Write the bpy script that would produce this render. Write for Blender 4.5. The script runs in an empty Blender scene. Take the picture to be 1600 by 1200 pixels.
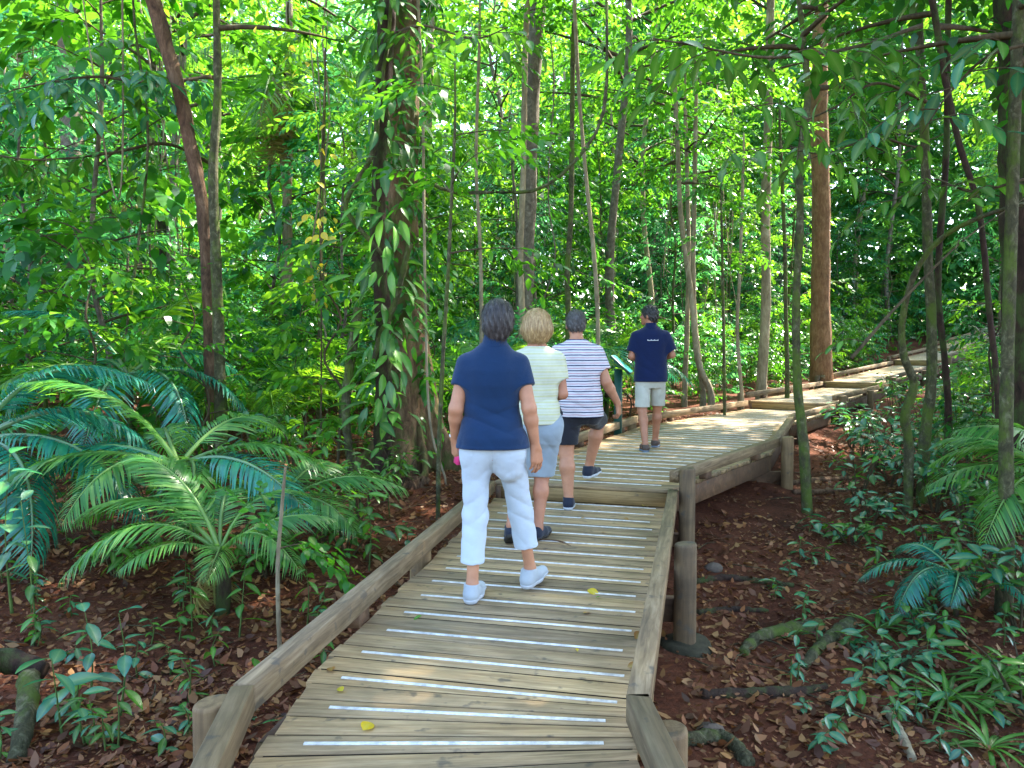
import bpy, math, random
import numpy as np
from mathutils import Vector, Matrix

random.seed(7)
rng = np.random.default_rng(11)
SC = bpy.context.scene
COL = SC.collection

# ------------------------------------------------------------------ camera
F_PX, CAM_H = 1200.0, 1.42
PITCH = math.atan(55 / F_PX)
cam_data = bpy.data.cameras.new("camera")
cam_data.sensor_width = 36.0
cam_data.lens = 36.0 * F_PX / 1600.0
cam_data.clip_start, cam_data.clip_end = 0.05, 600.0
cam = bpy.data.objects.new("camera", cam_data)
cam.location = (0, 0, CAM_H)
cam.rotation_euler = (math.pi / 2 - PITCH, 0, 0)
COL.objects.link(cam)
SC.camera = cam

# ------------------------------------------------------------------ world and sun
SUN_AZ, SUN_EL = math.radians(52), math.radians(50)      # azimuth from +Y towards +X
world = bpy.data.worlds.new("World")
SC.world = world
world.use_nodes = True
wn = world.node_tree
sky = wn.nodes.new("ShaderNodeTexSky")
sky.sky_type = 'NISHITA'
sky.sun_disc = False
sky.sun_elevation = SUN_EL
sky.sun_rotation = SUN_AZ
sky.air_density = 1.0
sky.dust_density = 1.5
bg = wn.nodes["Background"]
bg.inputs["Strength"].default_value = 0.15
wn.links.new(sky.outputs[0], bg.inputs["Color"])
sun_data = bpy.data.lights.new("sun", 'SUN')
sun_data.energy = 4.4
sun_data.angle = math.radians(0.6)
sun_data.color = (1.0, 0.93, 0.80)
sun = bpy.data.objects.new("sun", sun_data)
sun_dir = Vector((math.sin(SUN_AZ) * math.cos(SUN_EL), math.cos(SUN_AZ) * math.cos(SUN_EL), math.sin(SUN_EL)))
sun.rotation_euler = sun_dir.to_track_quat('Z', 'Y').to_euler()
sun.location = sun_dir * 60
COL.objects.link(sun)

vs = SC.view_settings
vs.view_transform, vs.look = 'Standard', 'None'
vs.exposure, vs.gamma = 3.0, 1.0
vs.use_curve_mapping = False
cy = SC.cycles
cy.use_denoising = True
cy.max_bounces, cy.diffuse_bounces, cy.glossy_bounces = 6, 4, 2
cy.transmission_bounces, cy.transparent_max_bounces = 4, 4
cy.sample_clamp_indirect = 6.0
cy.caustics_reflective = cy.caustics_refractive = False


# ------------------------------------------------------------------ helpers
def ray(u, v):
    x, y = (u - 800) / F_PX, -(v - 600) / F_PX
    return (x, math.cos(PITCH) + y * math.sin(PITCH), -math.sin(PITCH) + y * math.cos(PITCH))

def at(u, v, Y):
    """the point of the place seen at photo pixel (u, v) that stands Y metres ahead"""
    r = ray(u, v)
    t = Y / r[1]
    return Vector((r[0] * t, Y, CAM_H + r[2] * t))

def onz(u, v, z):
    r = ray(u, v)
    t = (z - CAM_H) / r[2]
    return Vector((r[0] * t, r[1] * t, z))

def link(o, parent=None):
    COL.objects.link(o)
    if parent is not None:
        o.parent = parent
    return o

def tag(o, label=None, cat=None, group=None, kind=None):
    for k, v in (("label", label), ("category", cat), ("group", group), ("kind", kind)):
        if v:
            o[k] = v
    return o

def empty(name, loc=(0, 0, 0), rz=0.0):
    o = bpy.data.objects.new(name, None)
    o.location = loc
    o.rotation_euler = (0, 0, rz)
    o.empty_display_size = 0.1
    return link(o)

def np_mesh(name, verts, tris=None, quads=None, mat=None, smooth=False, attrs=None):
    me = bpy.data.meshes.new(name)
    verts = np.asarray(verts, dtype=np.float32).reshape(-1, 3)
    me.vertices.add(len(verts))
    me.vertices.foreach_set("co", verts.ravel())
    loops, starts, s = [], [], 0
    for fa, n in ((tris, 3), (quads, 4)):
        if fa is not None and len(fa):
            fa = np.asarray(fa, dtype=np.int32).reshape(-1, n)
            loops.append(fa.ravel())
            starts.append(s + np.arange(len(fa), dtype=np.int32) * n)
            s += fa.size
    loops, starts = np.concatenate(loops), np.concatenate(starts)
    me.loops.add(len(loops))
    me.loops.foreach_set("vertex_index", loops)
    me.polygons.add(len(starts))
    me.polygons.foreach_set("loop_start", starts)
    if smooth:
        me.polygons.foreach_set("use_smooth", np.ones(len(starts), dtype=bool))
    for an, av in (attrs or {}).items():
        a = me.attributes.new(an, 'FLOAT', 'POINT')
        a.data.foreach_set("value", np.asarray(av, dtype=np.float32))
    me.update(calc_edges=True)
    if mat:
        me.materials.append(mat)
    return me

def obj(name, me, parent=None):
    return link(bpy.data.objects.new(name, me), parent)

class MB:
    """collects vertices and faces of one mesh"""
    def __init__(self):
        self.v, self.t, self.q, self.n = [], [], [], 0
    def add(self, v, tris=None, quads=None):
        v = np.asarray(v, dtype=float).reshape(-1, 3)
        self.v.append(v)
        if tris is not None and len(tris):
            self.t.append(np.asarray(tris, dtype=int).reshape(-1, 3) + self.n)
        if quads is not None and len(quads):
            self.q.append(np.asarray(quads, dtype=int).reshape(-1, 4) + self.n)
        self.n += len(v)
        return self
    def mesh(self, name, mat=None, smooth=False, attrs=None):
        return np_mesh(name, np.concatenate(self.v), np.concatenate(self.t) if self.t else None,
                       np.concatenate(self.q) if self.q else None, mat, smooth, attrs)

BOXQ = [(0, 3, 2, 1), (4, 5, 6, 7), (0, 1, 5, 4), (1, 2, 6, 5), (2, 3, 7, 6), (3, 0, 4, 7)]

def chamfer_prism(bottom, top, c):
    """a slab between two quads (4 points each, counter-clockwise from above) with its top edge chamfered by c"""
    b, t = np.asarray(bottom, float), np.asarray(top, float)
    cen = t.mean(0)
    up = np.array([0, 0, 1.0])
    ins = []
    for i in range(4):
        p, a, d = t[i], t[i - 1], t[(i + 1) % 4]
        e1, e2 = (a - p) / (np.linalg.norm(a - p) + 1e-9), (d - p) / (np.linalg.norm(d - p) + 1e-9)
        ins.append(p + (e1 + e2) * c)
    low = t - up * c
    v = np.concatenate([b, low, np.array(ins)])
    q = [(0, 3, 2, 1), (8, 9, 10, 11)]
    for k in (0, 4):
        for i in range(4):
            j = (i + 1) % 4
            q.append((k + i, k + j, k + 4 + j, k + 4 + i))
    return v, q

def beam(p0, p1, w, h, c=0.006, up=(0, 0, 1)):
    """a square-sawn timber from p0 to p1 (centres of its top face), w wide, h deep; all four long edges chamfered"""
    p0, p1, up = np.asarray(p0, float), np.asarray(p1, float), np.asarray(up, float)
    d = p1 - p0
    d = d / np.linalg.norm(d)
    s = np.cross(d, up)
    s /= np.linalg.norm(s)
    n = np.cross(s, d)
    a, b = w / 2, h
    prof = [(-a, -c), (-a + c, 0), (a - c, 0), (a, -c), (a, -b + c), (a - c, -b), (-a + c, -b), (-a, -b + c)]
    v = [p0 + s * x + n * z for x, z in prof] + [p1 + s * x + n * z for x, z in prof]
    q = [(i, (i + 1) % 8, 8 + (i + 1) % 8, 8 + i) for i in range(8)]
    q += [(7, 6, 1, 0), (6, 5, 2, 1), (5, 4, 3, 2), (8, 9, 14, 15), (9, 10, 13, 14), (10, 11, 12, 13)]
    return np.array(v), q

def catmull(pts, n):
    P = np.asarray([tuple(p) for p in pts], float)
    if len(P) == 2:
        return P[0] + (P[1] - P[0]) * np.linspace(0, 1, n)[:, None]
    Q = np.vstack([2 * P[0] - P[1], P, 2 * P[-1] - P[-2]])
    out = []
    m = len(P) - 1
    for s in np.linspace(0, m - 1e-6, n):
        i = int(s)
        t = s - i
        a, b, c, d = Q[i], Q[i + 1], Q[i + 2], Q[i + 3]
        out.append(0.5 * (2 * b + (c - a) * t + (2 * a - 5 * b + 4 * c - d) * t * t + (3 * b - a - 3 * c + d) * t ** 3))
    return np.array(out)

def tube(pts, radii, seg=8, lump=0.0, cap=True, flute=None):
    """a tapered round limb along pts"""
    P = np.asarray(pts, float)
    n = len(P)
    R = np.interp(np.linspace(0, 1, n), np.linspace(0, 1, len(radii)), radii)
    T = np.gradient(P, axis=0)
    T /= np.linalg.norm(T, axis=1)[:, None] + 1e-9
    ref = np.array([1.0, 0, 0]) if abs(T[0][2]) > 0.7 else np.array([0, 0, 1.0])
    v = []
    ang = np.arange(seg) * 2 * math.pi / seg
    for i in range(n):
        s = np.cross(T[i], ref)
        s /= np.linalg.norm(s) + 1e-9
        w = np.cross(s, T[i])
        r = R[i] * (1 + lump * rng.uniform(-1, 1, seg) + lump * 0.9 * math.sin(i * 1.7 + 1.3))
        if flute is not None:
            r = r * flute(i / (n - 1), ang)
        v.append(P[i] + np.outer(np.cos(ang) * r, s) + np.outer(np.sin(ang) * r, w))
    v = np.concatenate(v)
    q = [(i * seg + j, (i + 1) * seg + j, (i + 1) * seg + (j + 1) % seg, i * seg + (j + 1) % seg)
         for i in range(n - 1) for j in range(seg)]
    t = []
    if cap:
        v = np.vstack([v, P[0], P[-1]])
        a, b = n * seg, n * seg + 1
        t = [(a, j, (j + 1) % seg) for j in range(seg)] + \
            [(b, (n - 1) * seg + (j + 1) % seg, (n - 1) * seg + j) for j in range(seg)]
    return v, t, q

# ------------------------------------------------------------------ materials
class NT:
    def __init__(self, name):
        self.m = bpy.data.materials.new(name)
        self.m.use_nodes = True
        self.t = self.m.node_tree
        self.b = self.t.nodes["Principled BSDF"]
        self.out = self.t.nodes["Material Output"]
    def n(self, kind, **kw):
        nd = self.t.nodes.new(kind)
        for k, v in kw.items():
            setattr(nd, k, v)
        return nd
    def l(self, a, b):
        self.t.links.new(a, b)
    def ramp(self, fac, stops):
        r = self.n("ShaderNodeValToRGB")
        el = r.color_ramp.elements
        while len(el) < len(stops):
            el.new(0.5)
        for e, (p, c) in zip(el, stops):
            e.position = p
            e.color = (*c, 1) if len(c) == 3 else c
        self.l(fac, r.inputs[0])
        return r.outputs[0]
    def coords(self, scale=(1, 1, 1), kind="Object", offs=True):
        tc = self.n("ShaderNodeTexCoord")
        mp = self.n("ShaderNodeMapping")
        mp.inputs["Scale"].default_value = scale
        self.l(tc.outputs[kind], mp.inputs["Vector"])
        if offs:
            oi = self.n("ShaderNodeObjectInfo")
            ml = self.n("ShaderNodeMath", operation='MULTIPLY')
            ml.inputs[1].default_value = 57.0
            self.l(oi.outputs["Random"], ml.inputs[0])
            cb = self.n("ShaderNodeCombineXYZ")
            for k in range(3):
                self.l(ml.outputs[0], cb.inputs[k])
            self.l(cb.outputs[0], mp.inputs["Location"])
        return mp.outputs[0]
    def noise(self, vec, scale, detail=4, rough=0.6, dist=0.0):
        nz = self.n("ShaderNodeTexNoise")
        nz.inputs["Scale"].default_value = scale
        nz.inputs["Detail"].default_value = detail
        nz.inputs["Roughness"].default_value = rough
        nz.inputs["Distortion"].default_value = dist
        self.l(vec, nz.inputs["Vector"])
        return nz.outputs[0]
    def mix(self, fac, a, b, mode='MIX'):
        m = self.n("ShaderNodeMix", data_type='RGBA', blend_type=mode)
        for s, val in ((m.inputs[0], fac), (m.inputs[6], a), (m.inputs[7], b)):
            if isinstance(val, (int, float)):
                s.default_value = val
            elif isinstance(val, tuple):
                s.default_value = (*val, 1)
            else:
                self.l(val, s)
        return m.outputs[2]
    def math(self, op, a, b=0.0):
        m = self.n("ShaderNodeMath", operation=op)
        for s, val in ((m.inputs[0], a), (m.inputs[1], b)):
            if isinstance(val, (int, float)):
                s.default_value = val
            else:
                self.l(val, s)
        return m.outputs[0]
    def bump(self, h, strength=0.4, dist=0.01):
        b = self.n("ShaderNodeBump")
        b.inputs["Strength"].default_value = strength
        b.inputs["Distance"].default_value = dist
        self.l(h, b.inputs["Height"])
        self.l(b.outputs[0], self.b.inputs["Normal"])
    def set(self, color=None, rough=0.6, spec=0.4):
        if color is not None:
            if isinstance(color, tuple):
                self.b.inputs["Base Color"].default_value = (*color, 1)
            else:
                self.l(color, self.b.inputs["Base Color"])
        self.b.inputs["Roughness"].default_value = rough
        self.b.inputs["Specular IOR Level"].default_value = spec
        return self

def mat_leaf(name, cols, trans, rough=0.38, spec=0.5, tf=0.42, per_object=False):
    """leaf: glossy skin, light coming through the blade; colour differs leaf by leaf"""
    m = NT(name)
    oi = m.n("ShaderNodeObjectInfo")
    if per_object:
        f = oi.outputs["Random"]
    else:
        at_ = m.n("ShaderNodeAttribute", attribute_name="rnd")
        f = m.math('FRACT', m.math('ADD', at_.outputs["Fac"], m.math('MULTIPLY', oi.outputs["Random"], 0.35)))
    k = len(cols)
    c = m.ramp(f, [(i / (k - 1), cc) for i, cc in enumerate(cols)])
    nz = m.noise(m.coords((1, 1, 1)), 9.0, 3)
    c = m.mix(0.5, c, m.ramp(nz, [(0.25, (0.55, 0.6, 0.5)), (0.75, (1.15, 1.15, 1.0))]), 'MULTIPLY')
    rib = m.n("ShaderNodeAttribute", attribute_name="rib")
    c = m.mix(m.math('MULTIPLY', rib.outputs["Fac"], 0.35), c, (0.35, 0.48, 0.16))
    m.set(c, rough, spec)
    tr = m.n("ShaderNodeBsdfTranslucent")
    tcol = m.mix(1.0, m.mix(0.55, c, trans), m.ramp(f, [(0, (0.7, 0.75, 0.7)), (1, (1.2, 1.2, 1.0))]), 'MULTIPLY')
    m.l(tcol, tr.inputs["Color"])
    ms = m.n("ShaderNodeMixShader")
    ms.inputs[0].default_value = tf
    m.l(m.b.outputs[0], ms.inputs[1])
    m.l(tr.outputs[0], ms.inputs[2])
    m.l(ms.outputs[0], m.out.inputs["Surface"])
    return m.m

def mat_bark(name, stops, scale=6.0, stretch=(1, 1, 0.35), bump=0.6, moss=None, rough=0.85):
    m = NT(name)
    v = m.coords(stretch)
    n1 = m.noise(v, scale * 2.2, 7, 0.7, 0.6)
    c = m.ramp(n1, stops)
    n2 = m.noise(m.coords((1, 1, 1)), scale * 0.5, 5, 0.65)
    c = m.mix(0.5, c, m.ramp(n2, [(0.3, (0.38, 0.38, 0.38)), (0.7, (1.45, 1.45, 1.45))]), 'MULTIPLY')
    if moss:
        n3 = m.noise(m.coords((1, 1, 0.6)), scale * 0.5, 5, 0.7)
        c = m.mix(m.ramp(n3, [(0.47, (0, 0, 0)), (0.6, (0.85, 0.85, 0.85))]), c, moss)
    m.set(c, rough, 0.25)
    m.bump(m.noise(m.coords((1.6, 1.6, 0.35)), scale * 5, 6, 0.75, 0.5), min(1.0, bump * 1.5), 0.05)
    return m.m

def mat_timber(name, dark, mid, light, weather=0.5, bump=0.35, grain=(1.2, 22, 22)):
    m = NT(name)
    v = m.coords(grain)
    n1 = m.noise(v, 2.2, 6, 0.62, 0.6)
    c = m.ramp(n1, [(0.25, dark), (0.5, mid), (0.75, light)])
    n2 = m.noise(m.coords((1, 2.5, 2.5)), 2.6, 4, 0.65)
    c = m.mix(weather, c, m.ramp(n2, [(0.3, (0.50, 0.52, 0.52)), (0.55, (1.0, 1.0, 1.0)), (0.75, (1.22, 1.16, 1.0))]), 'MULTIPLY')
    oi = m.n("ShaderNodeObjectInfo")
    c = m.mix(0.75, c, m.ramp(oi.outputs["Random"], [(0, (0.62, 0.62, 0.64)), (0.3, (0.9, 0.88, 0.84)), (0.6, (1.05, 1.0, 0.9)), (1, (1.35, 1.26, 1.06))]), 'MULTIPLY')
    n4 = m.noise(m.coords((3, 3.5, 3.5)), 3.6, 3, 0.5)
    c = m.mix(m.ramp(n4, [(0.63, (0, 0, 0)), (0.72, (0.7, 0.7, 0.7))]), c, (0.06, 0.052, 0.04))
    m.set(c, 0.72, 0.35)
    m.bump(m.noise(m.coords((2.0, 60, 60)), 3.0, 5, 0.7), bump, 0.006)
    return m.m

def mat_plain(name, color, rough=0.7, spec=0.35, nscale=40, var=0.25, bump=0.2, bdist=0.004):
    m = NT(name)
    nz = m.noise(m.coords((1, 1, 1)), nscale, 4)
    c = m.mix(1.0, color, m.ramp(nz, [(0.3, (1 - var,) * 3), (0.7, (1 + var,) * 3)]), 'MULTIPLY')
    m.set(c, rough, spec)
    if bump:
        m.bump(m.noise(m.coords((1, 1, 1)), nscale * 2.5, 3), bump, bdist)
    return m.m

M = {}
G1, G2, G3, G4 = (0.009, 0.068, 0.014), (0.022, 0.140, 0.018), (0.052, 0.225, 0.016), (0.14, 0.31, 0.014)
M['leaf_mid'] = mat_leaf('leaf_mid', [G1, G2, G2, G3], (0.22, 0.60, 0.02), rough=0.27, spec=0.42, tf=0.46)
M['leaf_bright'] = mat_leaf('leaf_bright', [G2, G2, G3, G3, G4], (0.30, 0.60, 0.03), rough=0.3, spec=0.4, tf=0.52)
M['leaf_cool_haze'] = mat_leaf('leaf_cool_haze', [(0.014, 0.10, 0.05), (0.025, 0.17, 0.085), (0.04, 0.22, 0.09), (0.07, 0.26, 0.07)], (0.16, 0.60, 0.14), rough=0.27, spec=0.5, tf=0.46)  # pale bluish green that paints background haze into the leaves
M['leaf_far_haze'] = mat_leaf('leaf_far_haze', [(0.02, 0.13, 0.05), (0.04, 0.20, 0.07), (0.07, 0.26, 0.07), (0.12, 0.30, 0.06)], (0.28, 0.66, 0.14), rough=0.35, spec=0.4, tf=0.52)  # cool tint of distant air put into the far leaf colour
M['leaf_dark'] = mat_leaf('leaf_dark', [(0.008, 0.05, 0.014), G1, G2], (0.12, 0.40, 0.03), rough=0.26, spec=0.45)
M['leaf_teal_sheen'] = mat_leaf('leaf_teal_sheen', [(0.008, 0.09, 0.065), (0.012, 0.14, 0.105), (0.02, 0.15, 0.055)], (0.08, 0.45, 0.16), rough=0.24, spec=0.6, tf=0.3, per_object=True)  # bluish leaf green with the sky's reflection painted into it
M['leaf_near'] = mat_leaf('leaf_near', [G1, (0.02, 0.11, 0.02), G2, G3], (0.2, 0.5, 0.02), rough=0.26, spec=0.5, tf=0.38, per_object=True)
M['leaf_vine'] = mat_leaf('leaf_vine', [G1, (0.018, 0.12, 0.03), G2, G3, (0.08, 0.24, 0.02)], (0.24, 0.6, 0.03), rough=0.32, spec=0.42, tf=0.35, per_object=True)
M['leaf_yellow'] = mat_leaf('leaf_yellow', [(0.75, 0.50, 0.01), (0.85, 0.62, 0.02), (0.6, 0.5, 0.03)], (0.9, 0.7, 0.02), tf=0.45, per_object=True)
M['frond'] = mat_leaf('frond', [(0.025, 0.12, 0.025), (0.05, 0.19, 0.04), (0.09, 0.25, 0.05), (0.14, 0.27, 0.06)], (0.25, 0.6, 0.04), rough=0.3, spec=0.45, tf=0.42)
M['frond_teal_sheen'] = mat_leaf('frond_teal_sheen', [(0.007, 0.11, 0.085), (0.012, 0.18, 0.135), (0.025, 0.20, 0.09)], (0.08, 0.48, 0.22), rough=0.26, spec=0.65, tf=0.25)  # frond colour pushed to teal, mainly painting in reflected sky
M['frond_lime'] = mat_leaf('frond_lime', [G2, G3, G4], (0.4, 0.7, 0.03), rough=0.35, tf=0.5)
M['frond_dry'] = mat_leaf('frond_dry', [(0.25, 0.17, 0.06), (0.32, 0.24, 0.09), (0.2, 0.2, 0.05)], (0.35, 0.25, 0.06), rough=0.6, spec=0.2, tf=0.3)
M['litter'] = mat_leaf('litter', [(0.06, 0.022, 0.012), (0.13, 0.042, 0.018), (0.22, 0.075, 0.022), (0.10, 0.035, 0.018), (0.28, 0.13, 0.04), (0.09, 0.035, 0.02), (0.29, 0.15, 0.06), (0.17, 0.055, 0.025), (0.05, 0.025, 0.016)], (0.3, 0.12, 0.03), rough=0.6, spec=0.3, tf=0.12)
M['dead_leaf'] = mat_leaf('dead_leaf', [(0.30, 0.10, 0.015), (0.42, 0.18, 0.02), (0.22, 0.10, 0.03)], (0.5, 0.2, 0.02), rough=0.5, tf=0.2, per_object=True)
M['bark_brown'] = mat_bark('bark_brown', [(0.3, (0.035, 0.018, 0.010)), (0.5, (0.13, 0.070, 0.038)), (0.72, (0.27, 0.165, 0.095))], 6)
M['bark_warm'] = mat_bark('bark_warm', [(0.3, (0.05, 0.026, 0.013)), (0.5, (0.18, 0.10, 0.05)), (0.72, (0.34, 0.215, 0.115))], 6, moss=(0.09, 0.12, 0.025))
M['bark_dark'] = mat_bark('bark_dark', [(0.3, (0.018, 0.010, 0.007)), (0.6, (0.06, 0.032, 0.020)), (0.8, (0.13, 0.08, 0.05))], 7, moss=(0.06, 0.09, 0.02))
M['bark_orange'] = mat_bark('bark_orange', [(0.25, (0.10, 0.045, 0.022)), (0.5, (0.23, 0.115, 0.055)), (0.75, (0.36, 0.215, 0.12))], 6)
M['bark_grey'] = mat_bark('bark_grey', [(0.3, (0.07, 0.055, 0.04)), (0.55, (0.17, 0.14, 0.10)), (0.75, (0.36, 0.33, 0.27))], 5, stretch=(1, 1, 0.8))
M['bark_green'] = mat_bark('bark_green', [(0.3, (0.035, 0.032, 0.016)), (0.52, (0.085, 0.080, 0.036)), (0.72, (0.25, 0.24, 0.14))], 8, moss=(0.09, 0.14, 0.015), stretch=(1, 1, 0.7))
M['bark_pale'] = mat_bark('bark_pale', [(0.3, (0.16, 0.12, 0.07)), (0.55, (0.32, 0.26, 0.16)), (0.75, (0.50, 0.44, 0.32))], 4)
M['twig'] = mat_bark('twig', [(0.3, (0.03, 0.022, 0.012)), (0.7, (0.11, 0.085, 0.04))], 12, bump=0.3)
M['stem_green'] = mat_bark('stem_green', [(0.3, (0.03, 0.06, 0.012)), (0.7, (0.10, 0.15, 0.035))], 14, bump=0.2)
M['plank'] = mat_timber('plank', (0.17, 0.112, 0.056), (0.32, 0.225, 0.122), (0.46, 0.345, 0.205), 0.8)
M['rail'] = mat_timber('rail', (0.075, 0.050, 0.027), (0.175, 0.122, 0.068), (0.30, 0.225, 0.14), 0.6, grain=(1.2, 14, 14))
M['riser'] = mat_timber('riser', (0.13, 0.08, 0.03), (0.26, 0.17, 0.068), (0.36, 0.25, 0.11), 0.5)
M['post'] = mat_timber('post', (0.07, 0.045, 0.022), (0.145, 0.095, 0.048), (0.24, 0.165, 0.085), 0.55, grain=(9, 9, 1.0))
M['under'] = mat_timber('under', (0.05, 0.03, 0.018), (0.10, 0.055, 0.03), (0.15, 0.09, 0.05), 0.5, grain=(5, 5, 5))
M['strip'] = mat_plain('strip', (0.60, 0.60, 0.58), 0.65, 0.3, 22, 0.35, 0.4, 0.003)
M['concrete'] = mat_plain('concrete', (0.038, 0.034, 0.020), 0.9, 0.2, 18, 0.35, 0.5, 0.01)
M['stone'] = mat_plain('stone', (0.10, 0.075, 0.055), 0.85, 0.3, 9, 0.4, 0.5, 0.02)

def mat_soil():
    m = NT('soil')
    v = m.coords((1, 1, 1), offs=False)
    c = m.ramp(m.noise(v, 1.3, 7, 0.65), [(0.3, (0.045, 0.014, 0.007)), (0.5, (0.092, 0.030, 0.014)), (0.7, (0.13, 0.052, 0.026))])
    c2 = m.ramp(m.noise(v, 28, 4, 0.7), [(0.3, (0.45, 0.45, 0.45)), (0.7, (1.5, 1.4, 1.3))])
    m.set(m.mix(0.8, c, c2, 'MULTIPLY'), 0.95, 0.15)
    m.bump(m.noise(v, 16, 6, 0.75), 0.8, 0.05)
    return m.m
M['soil'] = mat_soil()
M['gap_dark'] = mat_plain('gap_dark', (0.014, 0.010, 0.007), 1.0, 0.1, 30, 0.4, 0.3)  # near-black for the plank gaps: their shade put into a colour

# ------------------------------------------------------------------ terrain
def sstep(x, a, b):
    t = np.clip((np.asarray(x, float) - a) / (b - a), 0, 1)
    return t * t * (3 - 2 * t)
YC = [-8, 2.7, 6.9, 9, 12.5, 15.6, 21.1, 27, 33, 42, 60, 90]
XC = [-0.3, -0.27, 0.6, 1.9, 3.4, 5.7, 9.45, 14.4, 19.0, 27, 42, 66]
ZY = [-8, 2, 5, 7, 9, 12, 16, 21, 28, 33, 42, 90]
ZV = [-0.6, -0.58, -0.50, -0.32, -0.2, -0.1, 0.0, 0.2, 0.45, 0.85, 2.1, 5.0]
def lateral(x, y):
    return (np.asarray(x, float) - np.interp(y, YC, XC)) * 0.85
def ground(x, y):
    s = lateral(x, y)
    z = np.interp(y, ZY, ZV)
    z = z * np.where(z > 0, 1 - 0.7 * sstep(-s, 6, 25), 1.0)
    z = z - 0.24 * sstep(s, 0.2, 2.4) + 0.10 * sstep(-s, 0.6, 2.0) * sstep(y, 4.5, 6.5) * (1 - sstep(y, 13, 16))
    x, y = np.asarray(x, float), np.asarray(y, float)
    z = z + 0.035 * np.sin(x * 1.7 + 0.6 * y) * np.sin(y * 1.3 - 0.5 * x) + 0.02 * np.sin(x * 4.1 + y * 2.3) * np.sin(3.3 * y - x)
    return z
def gz(x, y):
    return float(ground(x, y))

def build_ground():
    # finer near the camera, coarser to the horizon
    a = np.concatenate([-np.geomspace(300, 14, 14), np.linspace(-13.6, 13.6, 110), np.geomspace(14, 300, 14)])
    b = np.concatenate([-np.geomspace(60, 6, 6), np.linspace(-5.5, 18, 100), np.geomspace(18.5, 400, 26)])
    X, Y = np.meshgrid(a, b, indexing='ij')
    Z = ground(X, Y)
    na, nb = len(a), len(b)
    i, j = np.meshgrid(np.arange(na - 1), np.arange(nb - 1), indexing='ij')
    q = np.stack([i * nb + j, (i + 1) * nb + j, (i + 1) * nb + j + 1, i * nb + j + 1], -1).reshape(-1, 4)
    o = obj('ground', np_mesh('ground', np.stack([X, Y, Z], -1), None, q, M['soil'], True))
    tag(o, 'red-brown forest floor on both sides of the boardwalk', kind='structure')
build_ground()

# ------------------------------------------------------------------ boardwalk
BW = empty('boardwalk', (0, 0, 0))
tag(BW, 'weathered timber boardwalk with white grip strips climbing through the forest', kind='structure')

def bw_part(name, v, q, mat, t=None, origin=None, rz=0.0, smooth=False, parent=None):
    """a timber of the boardwalk as an object of its own, its local X along the grain"""
    v = np.asarray(v, float)
    o0 = np.asarray(origin if origin is not None else v.mean(0), float)
    c, s = math.cos(-rz), math.sin(-rz)
    w = v - o0
    w = np.stack([w[:, 0] * c - w[:, 1] * s, w[:, 0] * s + w[:, 1] * c, w[:, 2]], -1)
    o = obj(name, np_mesh(name, w, t, q, mat, smooth), parent or BW)
    o.location = o0
    o.rotation_euler = (0, 0, rz)
    return o

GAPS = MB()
def plank(L0, R0, L1, R1, z0, z1, strip=None):
    """one board between the near line L0-R0 and the far line L1-R1; strip = (near, far) inset of a grip strip from the ends"""
    g = 0.0058
    L0, R0, L1, R1 = (np.array([p[0], p[1]], float) for p in (L0, R0, L1, R1))
    d = (L1 - L0) / np.linalg.norm(L1 - L0)
    e = (R1 - R0) / np.linalg.norm(R1 - R0)
    a, b, c, f = L0 + d * g, R0 + e * g, R1 - e * g, L1 - d * g
    dz = random.uniform(-0.0025, 0.0025)
    ex = [random.uniform(-0.012, 0.012) for _ in range(2)]
    u = (R0 - L0) / np.linalg.norm(R0 - L0)
    a, f = a - u * ex[0], f - u * ex[0]
    b, c = b + u * ex[1], c + u * ex[1]
    top = [(*a, z0 + dz), (*b, z0 + dz), (*c, z1 + dz), (*f, z1 + dz)]
    bot = [(x, y, z - 0.038) for x, y, z in top]
    v, q = chamfer_prism(bot, top, 0.0022)
    rz = math.atan2(u[1], u[0])
    o = bw_part('plank', v, q, M['plank'], rz=rz)
    # dark strip in the gap beyond this board, standing in for its shade
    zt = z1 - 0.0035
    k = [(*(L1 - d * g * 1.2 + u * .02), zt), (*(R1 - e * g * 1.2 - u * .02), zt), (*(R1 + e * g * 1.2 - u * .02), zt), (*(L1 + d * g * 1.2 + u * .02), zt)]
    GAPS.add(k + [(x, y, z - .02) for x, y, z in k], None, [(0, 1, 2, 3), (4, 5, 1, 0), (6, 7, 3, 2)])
    if strip:
        s0, s1, w = strip
        mL, mR = (a + f) / 2, (b + c) / 2
        zz = (z0 + z1) / 2 + dz
        pL, pR = mL + u * s0, mR - u * s1
        v, q = beam((*pL, zz + 0.004), (*pR, zz + 0.004), w, 0.006, 0.0015)
        st = bw_part('grip_strip', v, q, M['strip'], rz=rz)
        st.parent = o
        st.matrix_parent_inverse = (Matrix.Translation(o.location) @ Matrix.Rotation(rz, 4, 'Z')).inverted()
    return o

def edge_hit(p, d, poly):
    """where the line p + t d meets a polyline"""
    best = None
    for a, b in zip(poly[:-1], poly[1:]):
        a, b = np.array(a, float), np.array(b, float)
        e = b - a
        den = d[0] * e[1] - d[1] * e[0]
        if abs(den) < 1e-9:
            continue
        w = a - p
        t = (w[0] * e[1] - w[1] * e[0]) / den
        s = (w[0] * d[1] - w[1] * d[0]) / den
        if -0.001 <= s <= 1.001 and (best is None or abs(t) < abs(best)):
            best = t
    return None if best is None else p + d * best

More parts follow.
